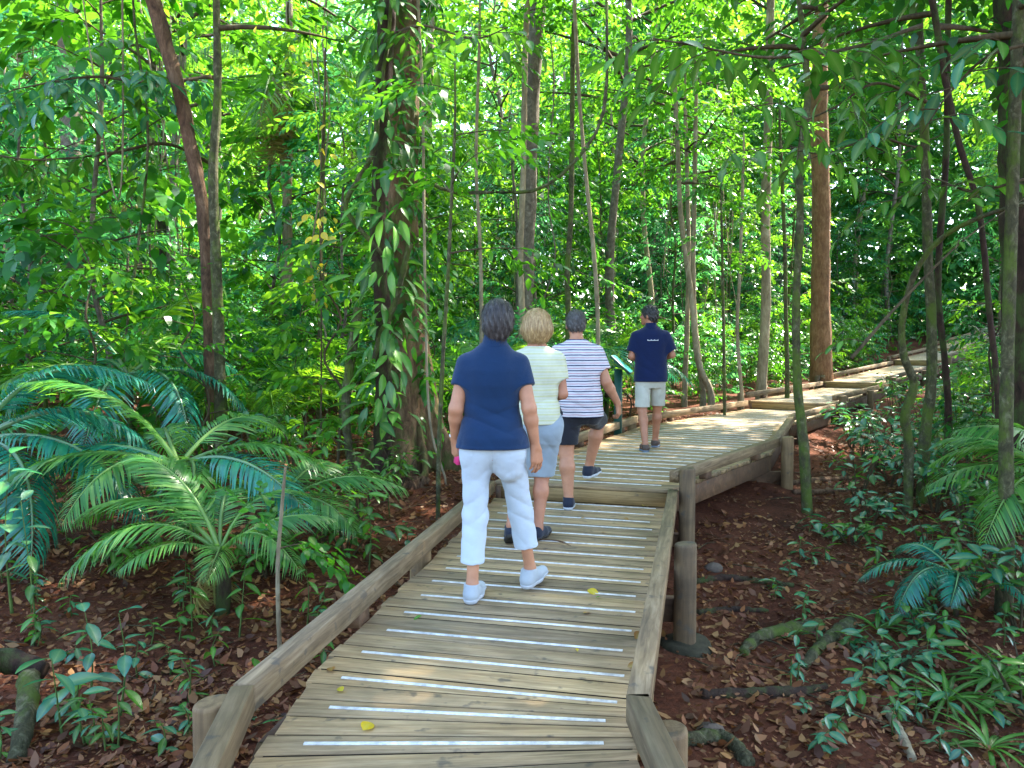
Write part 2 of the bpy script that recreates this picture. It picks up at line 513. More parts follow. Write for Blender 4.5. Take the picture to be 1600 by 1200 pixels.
def lay(lines, zs, strips_on=0, inset=(0.15, 0.13), w=0.024, every=2):
    """lines = board boundaries [(L, R), ...]"""
    for i in range(len(lines) - 1):
        (L0, R0), (L1, R1) = lines[i], lines[i + 1]
        st = None
        if i % every == strips_on:
            st = (inset[0] + random.uniform(-.01, .01), inset[1] + random.uniform(-.015, .015), w - .005)
        plank(L0, R0, L1, R1, zs(L0, R0), zs(L1, R1), st)

def interp_lines(a, b, n):
    (L0, R0), (L1, R1) = a, b
    f = lambda p, q, t: (p[0] + (q[0] - p[0]) * t, p[1] + (q[1] - p[1]) * t)
    return [(f(L0, L1, k / n), f(R0, R1, k / n)) for k in range(n + 1)]

# near section and the bend, then deck 1 up to the first step
PITCHB = 0.1425
near0, near1 = ((-0.60, 0.3), (0.52, 0.43)), ((-0.895, 2.47), (0.425, 2.595))
n_near = int(round(2.17 / PITCHB))
lines = interp_lines(near0, near1, n_near)
lay(lines, lambda L, R: 0.0, strips_on=(n_near - 1) % 2)
bend1 = ((-0.87, 3.36), (0.56, 3.045))
lines = interp_lines(near1, bend1, 6)
lay(lines, lambda L, R: 0.0, strips_on=1)
step1 = ((-0.16, 7.27), (1.40, 6.80))
n1 = int(round(3.86 / PITCHB))
if n1 % 2:
    n1 += 1
lines = interp_lines(bend1, step1, n1)
lay(lines, lambda L, R: 0.0, strips_on=1)

Z2, Z3, Z4 = 0.165, 0.33, 0.50
# deck 2: wide viewing platform
left2 = [(-0.16, 7.27), (0.52, 8.95), (2.07, 12.38), (4.95, 16.05)]
right2 = [(1.40, 6.80), (3.16, 9.30), (4.62, 12.75), (6.30, 15.12)]
def swept(left, right, z0, z1, n, inset, every=2, so=1):
    """boards laid across between two edge polylines, turning evenly"""
    def resample(poly):
        P = np.array(poly, float)
        d = np.concatenate([[0], np.cumsum(np.linalg.norm(np.diff(P, axis=0), axis=1))])
        s = np.linspace(0, d[-1], n + 1)
        return np.stack([np.interp(s, d, P[:, 0]), np.interp(s, d, P[:, 1])], -1)
    A, B = resample(left), resample(right)
    yspan = lambda i: i / n
    for i in range(n):
        za, zb = z0 + (z1 - z0) * yspan(i), z0 + (z1 - z0) * yspan(i + 1)
        st = (inset, inset, 0.020) if i % every == so else None
        plank(A[i], B[i], A[i + 1], B[i + 1], za, zb, st)
swept(left2, right2, Z2, Z2, 72, 0.16)
left3 = [(4.98, 16.09), (8.75, 21.55)]
right3 = [(6.33, 15.16), (10.05, 20.65)]
swept(left3, right3, Z3, Z3, 46, 0.14)
left4 = [(8.77, 21.58), (14.2, 28.6)]
right4 = [(10.07, 20.68), (15.5, 27.6)]
swept(left4, right4, Z4, 0.80, 60, 0.14)
left5 = [(14.22, 28.63), (17.9, 33.0)]
right5 = [(15.52, 27.63), (19.1, 32.0)]
swept(left5, right5, 1.0, 1.32, 38, 0.14)
left6 = [(17.92, 33.03), (28.5, 42.5)]
right6 = [(19.12, 32.03), (29.5, 41.3)]
swept(left6, right6, 1.45, 3.0, 70, 0.14)

gd = obj('gap_shade', GAPS.mesh('gap_shade', M['gap_dark']), BW)
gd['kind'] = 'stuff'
# risers under each step edge
def riser(L, R, zlow, zhigh, out=0.02):
    L, R = np.array(L, float), np.array(R, float)
    u = (R - L) / np.linalg.norm(R - L)
    v, q = beam((*(L + u * 0.02), zhigh - 0.041), (*(R - u * 0.02), zhigh - 0.041), 0.034, zhigh - zlow - 0.041 - 0.003, 0.003)
    nrm = np.array([u[1], -u[0]])
    v[:, :2] += nrm * -0.022
    bw_part('riser_board', v, q, M['riser'], rz=math.atan2(u[1], u[0]))
riser(*step1, 0.0, Z2)
riser(left3[0], right3[0], Z2, Z3)
riser(left4[0], right4[0], Z3, Z4)
riser(left5[0], right5[0], 0.80, 1.0)
riser(left6[0], right6[0], 1.32, 1.45)

# kerb rails: heavy timbers on short blocks along both edges
def rail(p0, p1, z0, z1, side, off=0.045, w=0.085, h=0.105, lift=0.068, blocks=True, ext=(0.0, 0.0)):
    p0, p1 = np.array(p0, float), np.array(p1, float)
    d = (p1 - p0)
    ln = np.linalg.norm(d)
    d /= ln
    nrm = np.array([d[1], -d[0]]) * side          # outwards
    a, b = p0 + nrm * off - d * ext[0], p1 + nrm * off + d * ext[1]
    v, q = beam((*a, z0 + lift + h), (*b, z1 + lift + h), w, h, 0.0045)
    rz = math.atan2(d[1], d[0])
    o = bw_part('kerb_rail', v, q, M['rail'], rz=rz)
    if blocks:
        k = max(2, int(ln / 1.7))
        for i in range(k):
            t = (i + 0.5) / k
            c = p0 + d * ln * t + nrm * (off - 0.002)
            zz = z0 + (z1 - z0) * t
            v, q = beam((*(c - d * 0.07), zz + lift + 0.002), (*(c + d * 0.07), zz + lift + 0.002), w - 0.012, lift + 0.001, 0.004)
            b_ = bw_part('spacer_block', v, q, M['under'], rz=rz)
    return o

def stringer(p0, p1, z0, z1, side, drop=0.045, inset=0.03, w=0.05, h=0.19):
    p0, p1 = np.array(p0, float), np.array(p1, float)
    d = (p1 - p0) / np.linalg.norm(p1 - p0)
    nrm = np.array([d[1], -d[0]]) * side
    v, q = beam((*(p0 - nrm * inset), z0 - drop), (*(p1 - nrm * inset), z1 - drop), w, h, 0.004)
    bw_part('stringer', v, q, M['under'], rz=math.atan2(d[1], d[0]))

def edge(poly, z0, z1, side, ext=(0, 0)):
    P = [np.array(p, float) for p in poly]
    L = [0] + list(np.cumsum([np.linalg.norm(b - a) for a, b in zip(P[:-1], P[1:])]))
    for i in range(len(P) - 1):
        za, zb = (z0 + (z1 - z0) * L[k] / L[-1] for k in (i, i + 1))
        rail(P[i], P[i + 1], za, zb, side)
        stringer(P[i], P[i + 1], za, zb, side)

for z0, z1, lf, rt in ((0, 0, [(-0.60, 0.3), (-0.955, 2.80), (-0.155, 7.22)], [(0.52, 0.43), (0.41, 2.72), (1.385, 6.78)]),
                       (Z2, Z2, left2, right2), (Z3, Z3, left3, right3), (Z4, 0.80, left4, right4),
                       (1.0, 1.32, left5, right5), (1.45, 3.0, left6, right6)):
    edge(lf, z0, z1, -1)
    edge(rt, z0, z1, 1)

# round posts with a concrete footing, and bearers that run through under the deck
def post(x, y, ztop, r=0.072, foot=True, seg=20, lean=0.0):
    zg = gz(x, y) - 0.25
    prof = [(zg, r * 1.02), (zg + (ztop - zg) * .5, r), (ztop - 0.016, r * 0.985), (ztop - 0.004, r * 0.93), (ztop, r * 0.80)]
    a = np.arange(seg) * 2 * math.pi / seg
    wob = 1 + 0.02 * np.sin(a * 2 + x * 7) + 0.012 * np.sin(a * 5 + y * 3)
    v, q = [], []
    for z, rr in prof:
        v += [(rr * w * math.cos(t), rr * w * math.sin(t), z + 0.006 * math.cos(t) * (z > ztop - 0.1)) for t, w in zip(a, wob)]
    n = len(prof)
    for i in range(n - 1):
        for j in range(seg):
            q.append((i * seg + j, i * seg + (j + 1) % seg, (i + 1) * seg + (j + 1) % seg, (i + 1) * seg + j))
    v.append((0, 0, ztop + 0.001))
    t = [((n - 1) * seg + j, (n - 1) * seg + (j + 1) % seg, n * seg) for j in range(seg)]
    v = np.array(v)
    v[:, 0] += x
    v[:, 1] += y
    o = bw_part('post', v, q, M['post'], t=t, origin=(x, y, 0))
    o.data.polygons.foreach_set("use_smooth", np.array([len(p.vertices) == 4 for p in o.data.polygons]))
    if foot:
        g = gz(x, y)
        prof = [(g - 0.1, 0.18), (g + 0.02, 0.17), (g + 0.045, 0.155), (g + 0.05, 0.05)]
        seg2 = 18
        a = np.arange(seg2) * 2 * math.pi / seg2
        v, q = [], []
        for z, rr in prof:
            v += [(x + rr * math.cos(t) * (1 + .05 * math.sin(3 * t + x)), y + rr * math.sin(t), z + 0.01 * math.sin(2 * t)) for t in a]
        for i in range(3):
            for j in range(seg2):
                q.append((i * seg2 + j, i * seg2 + (j + 1) % seg2, (i + 1) * seg2 + (j + 1) % seg2, (i + 1) * seg2 + j))
        f = bw_part('footing', np.array(v), q, M['concrete'], smooth=True)
    return o

def bearer(xl, xr, zt, over=0.24):
    a, b = np.array(xl, float), np.array(xr, float)
    u = (b - a) / np.linalg.norm(b - a)
    v, q = beam((*(a - u * over), zt), (*(b + u * over), zt), 0.075, 0.16, 0.004)
    bw_part('bearer', v, q, M['under'], rz=math.atan2(u[1], u[0]))

for (lx, ly), (rx, ry), zt_l, zt_r, zb in (
        ((-1.11, 2.79), (0.565, 2.72), 0.115, 0.05, -0.24),
        ((-0.62, 5.15), (1.13, 4.95), 0.10, 0.155, -0.24),
        ((-0.30, 7.12), (1.545, 6.72), 0.12, 0.37, -0.24),
        ((0.40, 9.02), (3.33, 9.24), 0.25, 0.36, -0.08),
        ((1.95, 12.45), (4.80, 12.68), 0.28, 0.30, -0.08),
        ((4.82, 16.15), (6.50, 15.05), 0.50, 0.50, 0.08),
        ((6.7, 19.0), (8.35, 17.85), 0.45, 0.45, 0.08),
        ((8.62, 21.66), (10.22, 20.56), 0.66, 0.66, 0.25),
        ((11.3, 25.2), (12.9, 24.0), 0.75, 0.75, 0.35),
        ((14.08, 28.7), (15.66, 27.5), 1.15, 1.15, 0.7),
        ((17.8, 33.1), (19.3, 31.9), 1.6, 1.6, 1.1),
        ((23.0, 37.8), (24.4, 36.6), 2.4, 2.4, 1.9)):
    post(lx, ly, zt_l, foot=False)
    post(rx, ry, zt_r, foot=(ry < 5.5))
    a, b = np.array((lx, ly)), np.array((rx, ry))
    n_ = np.array([-(b - a)[1], (b - a)[0]]) / np.linalg.norm(b - a)
    bearer(a + n_ * 0.118, b + n_ * 0.118, zb, over=0.06)
# the low log ends beside the near bend

# ------------------------------------------------------------------ foliage generators
def leaf_lens(w=0.42, droop=0.18):
    """a six-point pointed leaf blade along +X, length 1"""
    v = np.array([(0, 0, 0), (0.30, w * .5, .02), (0.30, -w * .5, .02), (0.66, w * .40, -droop * .4), (0.66, -w * .40, -droop * .4), (1, 0, -droop)])
    t = np.array([(0, 2, 1), (1, 2, 4), (1, 4, 3), (3, 4, 5)])
    return v, t

def leaf_fold(w=0.45, droop=0.25, fold=0.10, n=6, stalk=0.06):
    """a near leaf: blade creased along its midrib, with a stalk end; returns verts, quads, rib attribute"""
    xs = np.linspace(0, 1, n)
    prof = np.sin(np.pi * np.clip(xs, 0.0, 1) ** 0.85) ** 0.85 * w * 0.5
    prof[0], prof[-1] = 0.012, 0.004
    v, rib = [], []
    for x, p in zip(xs, prof):
        z = -droop * x * x
        X = stalk + x * (1 - stalk)
        for yy, zz, r in ((-1, fold, 0), (-.12, 0.012, 0.7), (0, 0, 1), (.12, 0.012, 0.7), (1, fold, 0)):
            v.append((X, yy * p, z + zz * p * 2 * abs(yy)))
            rib.append(r)
    q = [(i * 5 + j, i * 5 + j + 1, (i + 1) * 5 + j + 1, (i + 1) * 5 + j) for i in range(n - 1) for j in range(4)]
    return np.array(v), np.array(q), np.array(rib)

def frames(d, up):
    d = d / (np.linalg.norm(d, axis=1)[:, None] + 1e-9)
    y = np.cross(up, d)
    y /= np.linalg.norm(y, axis=1)[:, None] + 1e-9
    z = np.cross(d, y)
    return np.stack([d, y, z], axis=2)          # columns are the leaf's axes

def scatter(template, pos, d, up, size):
    """copies of one leaf at many places, joined: verts, tris, per-vertex random"""
    tv, tt = template
    R = frames(d, up)
    v = np.einsum('nij,kj->nki', R, tv) * size[:, None, None] + pos[:, None, :]
    n, k = len(pos), len(tv)
    t = tt[None] + (np.arange(n) * k)[:, None, None]
    return v.reshape(-1, 3), t.reshape(-1, 3), np.repeat(rng.random(n), k)

def spray(n, L, leaf, droop=0.35, spread=55, jit=0.22):
    """leaf places along one twig that leaves the origin along +X"""
    t = np.linspace(0.12, 1.0, n)
    side = np.where(np.arange(n) % 2 == 0, 1.0, -1.0)
    side[-1] = 0
    pos = np.stack([t * L, 0.03 * side * leaf, -droop * L * t * t], -1)
    a = np.radians(spread) * side * (1 - 0.35 * t)
    d = np.stack([np.cos(a), np.sin(a), -0.35 - 0.5 * droop * t], -1) + rng.normal(0, jit, (n, 3))
    up = np.tile([0, 0, 1.0], (n, 1)) + rng.normal(0, 0.35, (n, 3))
    return pos, d, up, leaf * rng.uniform(0.65, 1.15, n) * (1 - 0.25 * np.abs(t - 0.6))

def rot_to(d, roll=0.0):
    d = np.asarray(d, float) / np.linalg.norm(d)
    y = np.cross([0, 0, 1.0], d)
    if np.linalg.norm(y) < 1e-3:
        y = np.array([0, 1.0, 0])
    y /= np.linalg.norm(y)
    z = np.cross(d, y)
    c, s = math.cos(roll), math.sin(roll)
    return np.stack([d, y * c + z * s, z * c - y * s], axis=1)

class Leaves:
    def __init__(self, w=0.42, droop=0.18):
        self.tp = leaf_lens(w, droop)
        self.p, self.d, self.u, self.s = [], [], [], []
    def spray(self, origin, direction, n, L, leaf, **kw):
        pos, d, up, s = spray(n, L, leaf, **kw)
        R = rot_to(direction, random.gauss(0, 0.35))
        self.p.append(pos @ R.T + np.asarray(origin))
        self.d.append(d @ R.T)
        self.u.append(up @ R.T + np.array([0, 0, 0.8]))
        self.s.append(s)
    def count(self):
        return sum(len(a) for a in self.s)
    def mesh(self, name, mat):
        v, t, r = scatter(self.tp, np.concatenate(self.p), np.concatenate(self.d), np.concatenate(self.u), np.concatenate(self.s))
        return np_mesh(name, v, t, None, mat, False, {'rnd': r})

def limb_path(o, az, el, ln, bend=0.25, n=6):
    """a gently rising, then drooping branch"""
    d = np.array([math.cos(az) * math.cos(el), math.sin(az) * math.cos(el), math.sin(el)])
    s = np.array([-math.sin(az), math.cos(az), 0]) * random.uniform(-bend, bend)
    t = np.linspace(0, 1, n)[:, None]
    return np.asarray(o) + d * ln * t + s * ln * t * t + np.array([0, 0, -bend * 0.7]) * ln * t * t

def crown_on(path_fn, z0, z1, nl, reach, leafsize, leaf, tw, sprays=5, per=13, twigL=0.7, el=(0.1, 0.7), taper=True, rad=0.02):
    """limbs with sprays around a trunk path between heights z0 and z1; adds to Leaves 'leaf' and limb mesh builder 'tw'"""
    for i in range(nl):
        f = (i + random.random()) / nl
        z = z0 + (z1 - z0) * f
        o = path_fn(z)
        az = i * 2.399 + random.uniform(-.5, .5)
        ln = reach * random.uniform(0.55, 1.1) * ((1.0 - 0.6 * f ** 2) if taper else (0.45 + 0.75 * math.sin(math.pi * (0.15 + 0.8 * f))))
        P = limb_path(o, az, random.uniform(*el), ln)
        tw.add(*tube(P, [rad * (1.1 - .6 * f), rad * 0.25], 5, 0.05, cap=False))
        for k in range(sprays):
            t = 0.25 + 0.75 * (k + random.random() * .8) / sprays
            j = min(int(t * (len(P) - 1)), len(P) - 2)
            q = P[j] + (P[j + 1] - P[j]) * (t * (len(P) - 1) - j)
            a2 = az + random.choice((-1, 1)) * random.uniform(0.2, 1.3)
            dd = (math.cos(a2), math.sin(a2), random.uniform(-0.35, 0.45))
            leaf.spray(q, dd, per, twigL * random.uniform(.6, 1.2), leafsize)
    # leader
    for k in range(3):
        leaf.spray(path_fn(z1), (random.uniform(-.6, .6), random.uniform(-.6, .6), 0.8), per, twigL, leafsize)

def make_tree(h, r, z0, nl, reach, leafsize, mat, bark, sprays=5, per=13, twigL=0.7, wob=0.25, el=(0.1, 0.7), taper=True, w=0.42, name='tree', rad=0.02):
    """parts of one tree rooted at the origin: returns list of (part name, mesh)"""
    k = 7
    pts = np.array([(wob * random.uniform(-1, 1) * (i > 0) * 0.5, wob * random.uniform(-1, 1) * (i > 0) * 0.5, h * i / (k - 1)) for i in range(k)])
    pts[0, 2] = -0.25
    P = catmull(pts, 22)
    fn = lambda z: np.array([np.interp(z, P[:, 2], P[:, 0]), np.interp(z, P[:, 2], P[:, 1]), z])
    tr = MB().add(*tube(P, [r * 1.25, r, r * .85, r * .7, r * .25], 9, 0.05))
    lf, tw = Leaves(w), MB()
    crown_on(fn, z0, h, nl, reach, leafsize, lf, tw, sprays, per, twigL, el, taper, rad)
    return [('trunk', tr.mesh('trunk', bark, True)), ('branches', tw.mesh('branches', M['twig'], True)), ('crown', lf.mesh('crown', mat))]

def plant(name, parts, loc, rz=0.0, sc=1.0, label=None, cat='tree', group=None):
    e = empty(name, loc, rz)
    e.scale = (sc, sc, sc)
    for n, me in parts:
        o = obj(n, me, e)
        if n != 'trunk':
            o['kind'] = 'stuff'
    return tag(e, label, cat, group)

# palm frond: arching midrib with two rows of narrow leaflets
def frond_mesh(L, arch, leaflet, n=34, mat=None, droop=0.5, rise=0.6, wl=0.085, name='frond', stalk=0.16, ragged=0.1):
    t = np.linspace(0, 1, 24)
    x = L * (t * (1 - 0.18 * arch * t))
    z = L * (rise * t - arch * t ** 2.1)
    P = np.stack([x, 0 * t, z], -1)
    v, tt, q = tube(P, [0.014 * L + .003, 0.009 * L + .002, 0.002], 5, 0.0, cap=False)
    T = np.gradient(P, axis=0)
    T /= np.linalg.norm(T, axis=1)[:, None]
    s = np.linspace(stalk, 0.99, n)
    pos = np.stack([np.interp(s, t, P[:, k]) for k in range(3)], -1)
    tan = np.stack([np.interp(s, t, T[:, k]) for k in range(3)], -1)
    nor = np.cross(tan, np.array([0, 1.0, 0])) * -1
    nor *= np.sign(nor[:, 2:3] + 1e-6)
    prof = leaflet * np.clip(np.sin(np.pi * (0.10 + 0.88 * (s - stalk) / (1 - stalk))) ** 0.6, 0.25, 1)
    ps, ds, us, ss = [], [], [], []
    for sd in (-1, 1):
        fwd = 0.45 + 0.9 * ((s - stalk) / (1 - stalk)) ** 2
        d = tan * fwd[:, None] + np.array([0, sd, 0]) + nor * 0.22 + rng.normal(0, ragged, (n, 3))
        ps.append(pos); ds.append(d); us.append(nor + np.array([0, sd * .3, 0]))
        ss.append(prof * rng.uniform(0.78, 1.08, n) * np.where(rng.random(n) < .05, .35, 1))
    tp = (np.array([(0, 0, 0), (0.25, wl * .5, .01), (0.25, -wl * .5, .01), (0.62, wl * .42, -droop * .3), (0.62, -wl * .42, -droop * .3), (1, 0, -droop)]),
          np.array([(0, 2, 1), (1, 2, 4), (1, 4, 3), (3, 4, 5)]))
    lv, lt, lr = scatter(tp, np.concatenate(ps), np.concatenate(ds), np.concatenate(us), np.concatenate(ss))
    mb = MB()
    mb.add(v, None, q)
    mb.add(lv, lt)
    rib = np.concatenate([np.ones(len(v)), np.zeros(len(lv))])
    rnd = np.concatenate([np.full(len(v), 0.8), lr])
    return mb.mesh(name, mat, False, {'rnd': rnd, 'rib': rib})

def orient(o, loc, direction, roll=0.0, sc=1.0):
    R = rot_to(direction, roll)
    m = Matrix([list(R[0]) + [0], list(R[1]) + [0], list(R[2]) + [0], [0, 0, 0, 1]])
    o.matrix_basis = Matrix.Translation(loc) @ m @ Matrix.Diagonal((sc, sc, sc, 1))
    return o

def palm(name, loc, fronds, n, stem_h, stem_r, label, group=None, el=(0.1, 0.9), sc=(0.85, 1.1), az0=0.0, az_list=None, stem_mat='bark_green', cat='palm'):
    e = empty(name, loc)
    if stem_h > 0:
        P = catmull([(0, 0, -0.2), (random.uniform(-.05, .05) * stem_h, random.uniform(-.05, .05) * stem_h, stem_h * .5), (0, 0, stem_h)], 14)
        obj('stem', MB().add(*tube(P, [stem_r * 1.2, stem_r, stem_r * .9], 9, 0.05)).mesh('stem', M[stem_mat], True), e)
    azs = az_list or [az0 + i * 2.399 + random.uniform(-.2, .2) for i in range(n)]
    for i, az in enumerate(azs):
        f = i / max(1, len(azs) - 1)
        elv = el[0] + (el[1] - el[0]) * f
        o = obj('frond', random.choice(fronds), e)
        o.matrix_basis = Matrix.Translation((0, 0, stem_h)) @ Matrix.Rotation(az, 4, 'Z') @ Matrix.Rotation(-elv + 0.45, 4, 'Y') @ \
            Matrix.Rotation(random.uniform(-.25, .25), 4, 'X') @ Matrix.Diagonal((*([random.uniform(*sc)] * 3), 1))
    return tag(e, label, cat, group)

# near leaf meshes shared by every small plant
NEAR = {}
for key, mat, w, dr in (('near', 'leaf_near', 0.38, 0.25), ('near_long', 'leaf_near', 0.30, 0.35), ('teal', 'leaf_teal_sheen', 0.42, 0.22),
                        ('teal_long', 'leaf_teal_sheen', 0.34, 0.35), ('vine', 'leaf_vine', 0.34, 0.32), ('yellow', 'leaf_yellow', 0.6, 0.2),
                        ('dead', 'dead_leaf', 0.5, 0.15), ('strap', 'leaf_near', 0.10, 0.75), ('round', 'leaf_teal_sheen', 0.72, 0.25)):
    v, q, rib = leaf_fold(w, dr, n=7)
    NEAR[key] = np_mesh('leaf', v, None, q, M[mat], True, {'rib': rib})

def seedling(name, loc, h, nleaf, size, keys, label, group, cat='plant', stem_mat='stem_green', whorl=False, lean=0.12, spread=1.0, down=0.1):
    """a small broad-leaved plant: a stem and separate leaves"""
    e = empty(name, loc)
    top = np.array([random.uniform(-lean, lean) * h, random.uniform(-lean, lean) * h, h])
    P = catmull([(0, 0, -0.08), tuple(top * .5 + np.array([random.uniform(-.03, .03), random.uniform(-.03, .03), 0])), tuple(top)], 9)
    obj('stem', MB().add(*tube(P, [0.006 + h * .006, 0.004, 0.002], 5, 0.05)).mesh('stem', M[stem_mat], True), e)
    for i in range(nleaf):
        f = i / max(1, nleaf - 1)
        t = (0.72 + 0.28 * f) if whorl else (0.3 + 0.7 * f)
        k = t * (len(P) - 1)
        j = min(int(k), len(P) - 2)
        p = P[j] + (P[j + 1] - P[j]) * (k - j)
        az = i * 2.399 + random.uniform(-.4, .4)
        d = (math.cos(az) * spread, math.sin(az) * spread, random.uniform(-.35, .35) - down + 0.5 * (f > .9))
        o = obj('leaf', NEAR[random.choice(keys)], e)
        orient(o, p, d, random.uniform(-.5, .5), size * random.uniform(.7, 1.15))
    return tag(e, label, cat, group)

# ------------------------------------------------------------------ named trees, placed as in the photograph
def px_tree(name, label, pix, Y, wpx, bark, seg=12, lump=0.06, extra=None, crown=None, crown_mat='leaf_mid', group=None, base_v=None, flare=1.3, rad=0.035):
    """a trunk along photo points at Y metres, carried on above the frame to 'extra' (height) where its crown is"""
    pts = [at(u, v, Y if not isinstance(Y, (list, tuple)) else Y[i]) for i, (u, v) in enumerate(pix)]
    b = pts[0].copy()
    b.z = gz(b.x, b.y) - 0.15
    if pts[0].z - b.z > 0.35:
        pts = [b] + pts
    else:
        pts[0] = b
    top = pts[-1]
    if extra:
        d = (pts[-1] - pts[-2]).normalized()
        pts.append(top + d * (extra - top.z) * 0.55)
        pts.append(Vector((pts[-1].x, pts[-1].y, extra)))
    e = empty(name, (b.x, b.y, b.z + 0.15))
    loc = Vector(e.location)
    P = catmull([p - loc for p in pts], 40)
    Ym = Y if not isinstance(Y, (list, tuple)) else Y[0]
    r = [w * Ym / F_PX / 2 for w in wpx]
    v, t, q = tube(P, [r[0] * flare] + list(r) + [r[-1] * 0.5] * (1 if extra else 0), seg, lump)
    obj('trunk', MB().add(v, t, q).mesh('trunk', M[bark], True), e)
    if crown:
        z0, z1, nl, reach, ls = crown
        o = np.argsort(P[:, 2])
        fn = lambda z: np.array([np.interp(z, P[o, 2], P[o, 0]), np.interp(z, P[o, 2], P[o, 1]), z])
        lf, tw = Leaves(0.45), MB()
        crown_on(fn, z0, z1, nl, reach, ls, lf, tw, sprays=6, per=13, twigL=ls * 5, el=(-.1, .6), taper=False, rad=rad)
        obj('branches', tw.mesh('branches', M['twig'], True), e)['kind'] = 'stuff'
        obj('crown', lf.mesh('crown', M[crown_mat]), e)['kind'] = 'stuff'
    return tag(e, label, 'tree', group), P, loc

px_tree('rainforest_tree', 'leaning dark brown trunk with swollen rings, left of the vine-covered tree',
        [(338, 700), (330, 560), (325, 440), (318, 330), (298, 230), (282, 150), (262, 80), (240, 0)], 9.6, [22, 20, 20, 21, 22, 24], 'bark_brown',
        lump=0.075, extra=11, crown=(7.2, 11.5, 20, 3.0, 0.26), crown_mat='leaf_bright')
px_tree('rainforest_tree', 'slim straight pale-mottled trunk right beside the leaning dark trunk',
        [(346, 690), (343, 560), (338, 420), (333, 270), (340, 150), (338, 0)], 9.3, [18, 16, 13, 10], 'bark_green',
        extra=9, crown=(5.0, 9.2, 12, 2.2, 0.2), crown_mat='leaf_mid')
px_tree('rainforest_tree', 'straight grey-mottled trunk rising behind the yellow-shirted woman',
        [(822, 560), (820, 470), (825, 330), (830, 170), (838, 40), (842, 0)], 15.0, [26, 25, 24, 27], 'bark_grey',
        extra=15, crown=(9.0, 15, 22, 3.6, 0.28), crown_mat='leaf_bright')
px_tree('rainforest_tree', 'orange-brown straight trunk standing beyond the second step on the right',
        [(1284, 600), (1282, 480), (1283, 330), (1280, 180), (1281, 60), (1284, 0)], 22.0, [28, 27, 25, 20, 18], 'bark_orange',
        extra=19, lump=0.03, crown=(13, 19, 22, 4.2, 0.32), crown_mat='leaf_mid')
px_tree('rainforest_tree', 'thin mossy green trunk close in front of the raised platform corner',
        [(1262, 822), (1256, 700), (1246, 600), (1244, 470), (1250, 350), (1250, 250), (1262, 150), (1255, 60), (1248, 0)], 8.4, [14, 12, 11, 9, 7], 'bark_green', seg=9,
        extra=6.8, crown=(4.6, 6.8, 9, 1.3, 0.17), crown_mat='leaf_mid')
px_tree('rainforest_tree', 'mottled green and white stem at the right edge of the view',
        [(1567, 985), (1572, 820), (1572, 660), (1576, 500), (1582, 300), (1588, 100), (1592, 0)], 5.9, [22, 19, 18, 17, 17], 'bark_green', seg=10, lump=0.02,
        extra=5.5, crown=(4.1, 5.6, 8, 1.5, 0.18), crown_mat='leaf_dark')
px_tree('rainforest_tree', 'thick dark trunk at the far right edge behind the mottled stem',
        [(1622, 800), (1618, 600), (1612, 400), (1605, 200), (1598, 0)], 8.6, [85, 75, 70], 'bark_dark',
        extra=13, crown=(7.5, 13, 20, 3.4, 0.26), crown_mat='leaf_dark')
px_tree('rainforest_tree', 'forked grey-green trunk right of the walkway, thickest of the clump',
        [(1445, 690), (1455, 600), (1455, 500), (1450, 400), (1446, 250), (1438, 90), (1436, 0)], 9.2, [16, 15, 14, 12, 11], 'bark_green', seg=10,
        extra=9, crown=(6.0, 9, 12, 2.4, 0.2), crown_mat='leaf_dark')
px_tree('rainforest_tree', 'slim dark trunk leaning against the forked grey-green trunk',
        [(1482, 660), (1476, 560), (1466, 470), (1468, 380), (1478, 250), (1480, 120), (1482, 0)], 9.6, [10, 10, 9, 9], 'bark_dark', seg=9,
        extra=8, crown=(6.2, 8.3, 9, 2.0, 0.2), crown_mat='leaf_dark')
px_tree('rainforest_tree', 'crooked mossy sapling curling out over the right-hand undergrowth',
        [(1420, 700), (1414, 650), (1428, 600), (1412, 555), (1410, 500), (1428, 430), (1468, 375), (1530, 340), (1600, 318)], [8.6, 8.5, 8.4, 8.3, 8.2, 8.0, 7.8, 7.5, 7.2],
        [14, 12, 9, 7, 5], 'bark_green', seg=9, flare=1.1)
px_tree('rainforest_tree', 'thin dark stem leaning left above the right-hand clump',
        [(1560, 640), (1545, 480), (1530, 330), (1500, 230), (1478, 130), (1460, 20)], 8.0, [9, 9, 10, 10], 'bark_dark', seg=9, extra=6.5,
        crown=(5.0, 6.6, 7, 1.6, 0.19), crown_mat='leaf_dark')
px_tree('rainforest_tree', 'pale straight trunk standing behind the thin mossy trunk',
        [(1190, 600), (1197, 470), (1196, 340), (1200, 200), (1204, 0)], 19, [15, 14, 12], 'bark_pale', extra=13, crown=(8, 13, 16, 2.8, 0.26), crown_mat='leaf_bright')
for k, (pix, w, lab) in enumerate((
        ([(1110, 612), (1090, 560), (1080, 460), (1064, 340), (1058, 200)], [10, 8, 7], 'pale leaning stem, leftmost of the clump behind the platform'),
        ([(1098, 606), (1087, 520), (1083, 420), (1086, 250)], [9, 8, 7], 'pale upright stem, middle one of the clump behind the platform'),
        ([(1070, 606), (1074, 500), (1076, 380), (1072, 220)], [8, 7, 6], 'thin pale stem, rightmost foot of the clump behind the platform'))):
    px_tree('rainforest_tree', lab, pix, 17.5 + .3 * k, w, 'bark_pale', seg=8, extra=8, crown=(5, 8, 7, 1.8, 0.2), crown_mat='leaf_mid')
px_tree('rainforest_tree', 'broad pale-brown trunk hung with lianas in the left background',
        [(128, 520), (120, 440), (118, 330), (112, 200), (105, 0)], 19, [38, 32, 28], 'bark_grey', extra=17, crown=(9, 17, 24, 4.2, 0.3), crown_mat='leaf_bright')
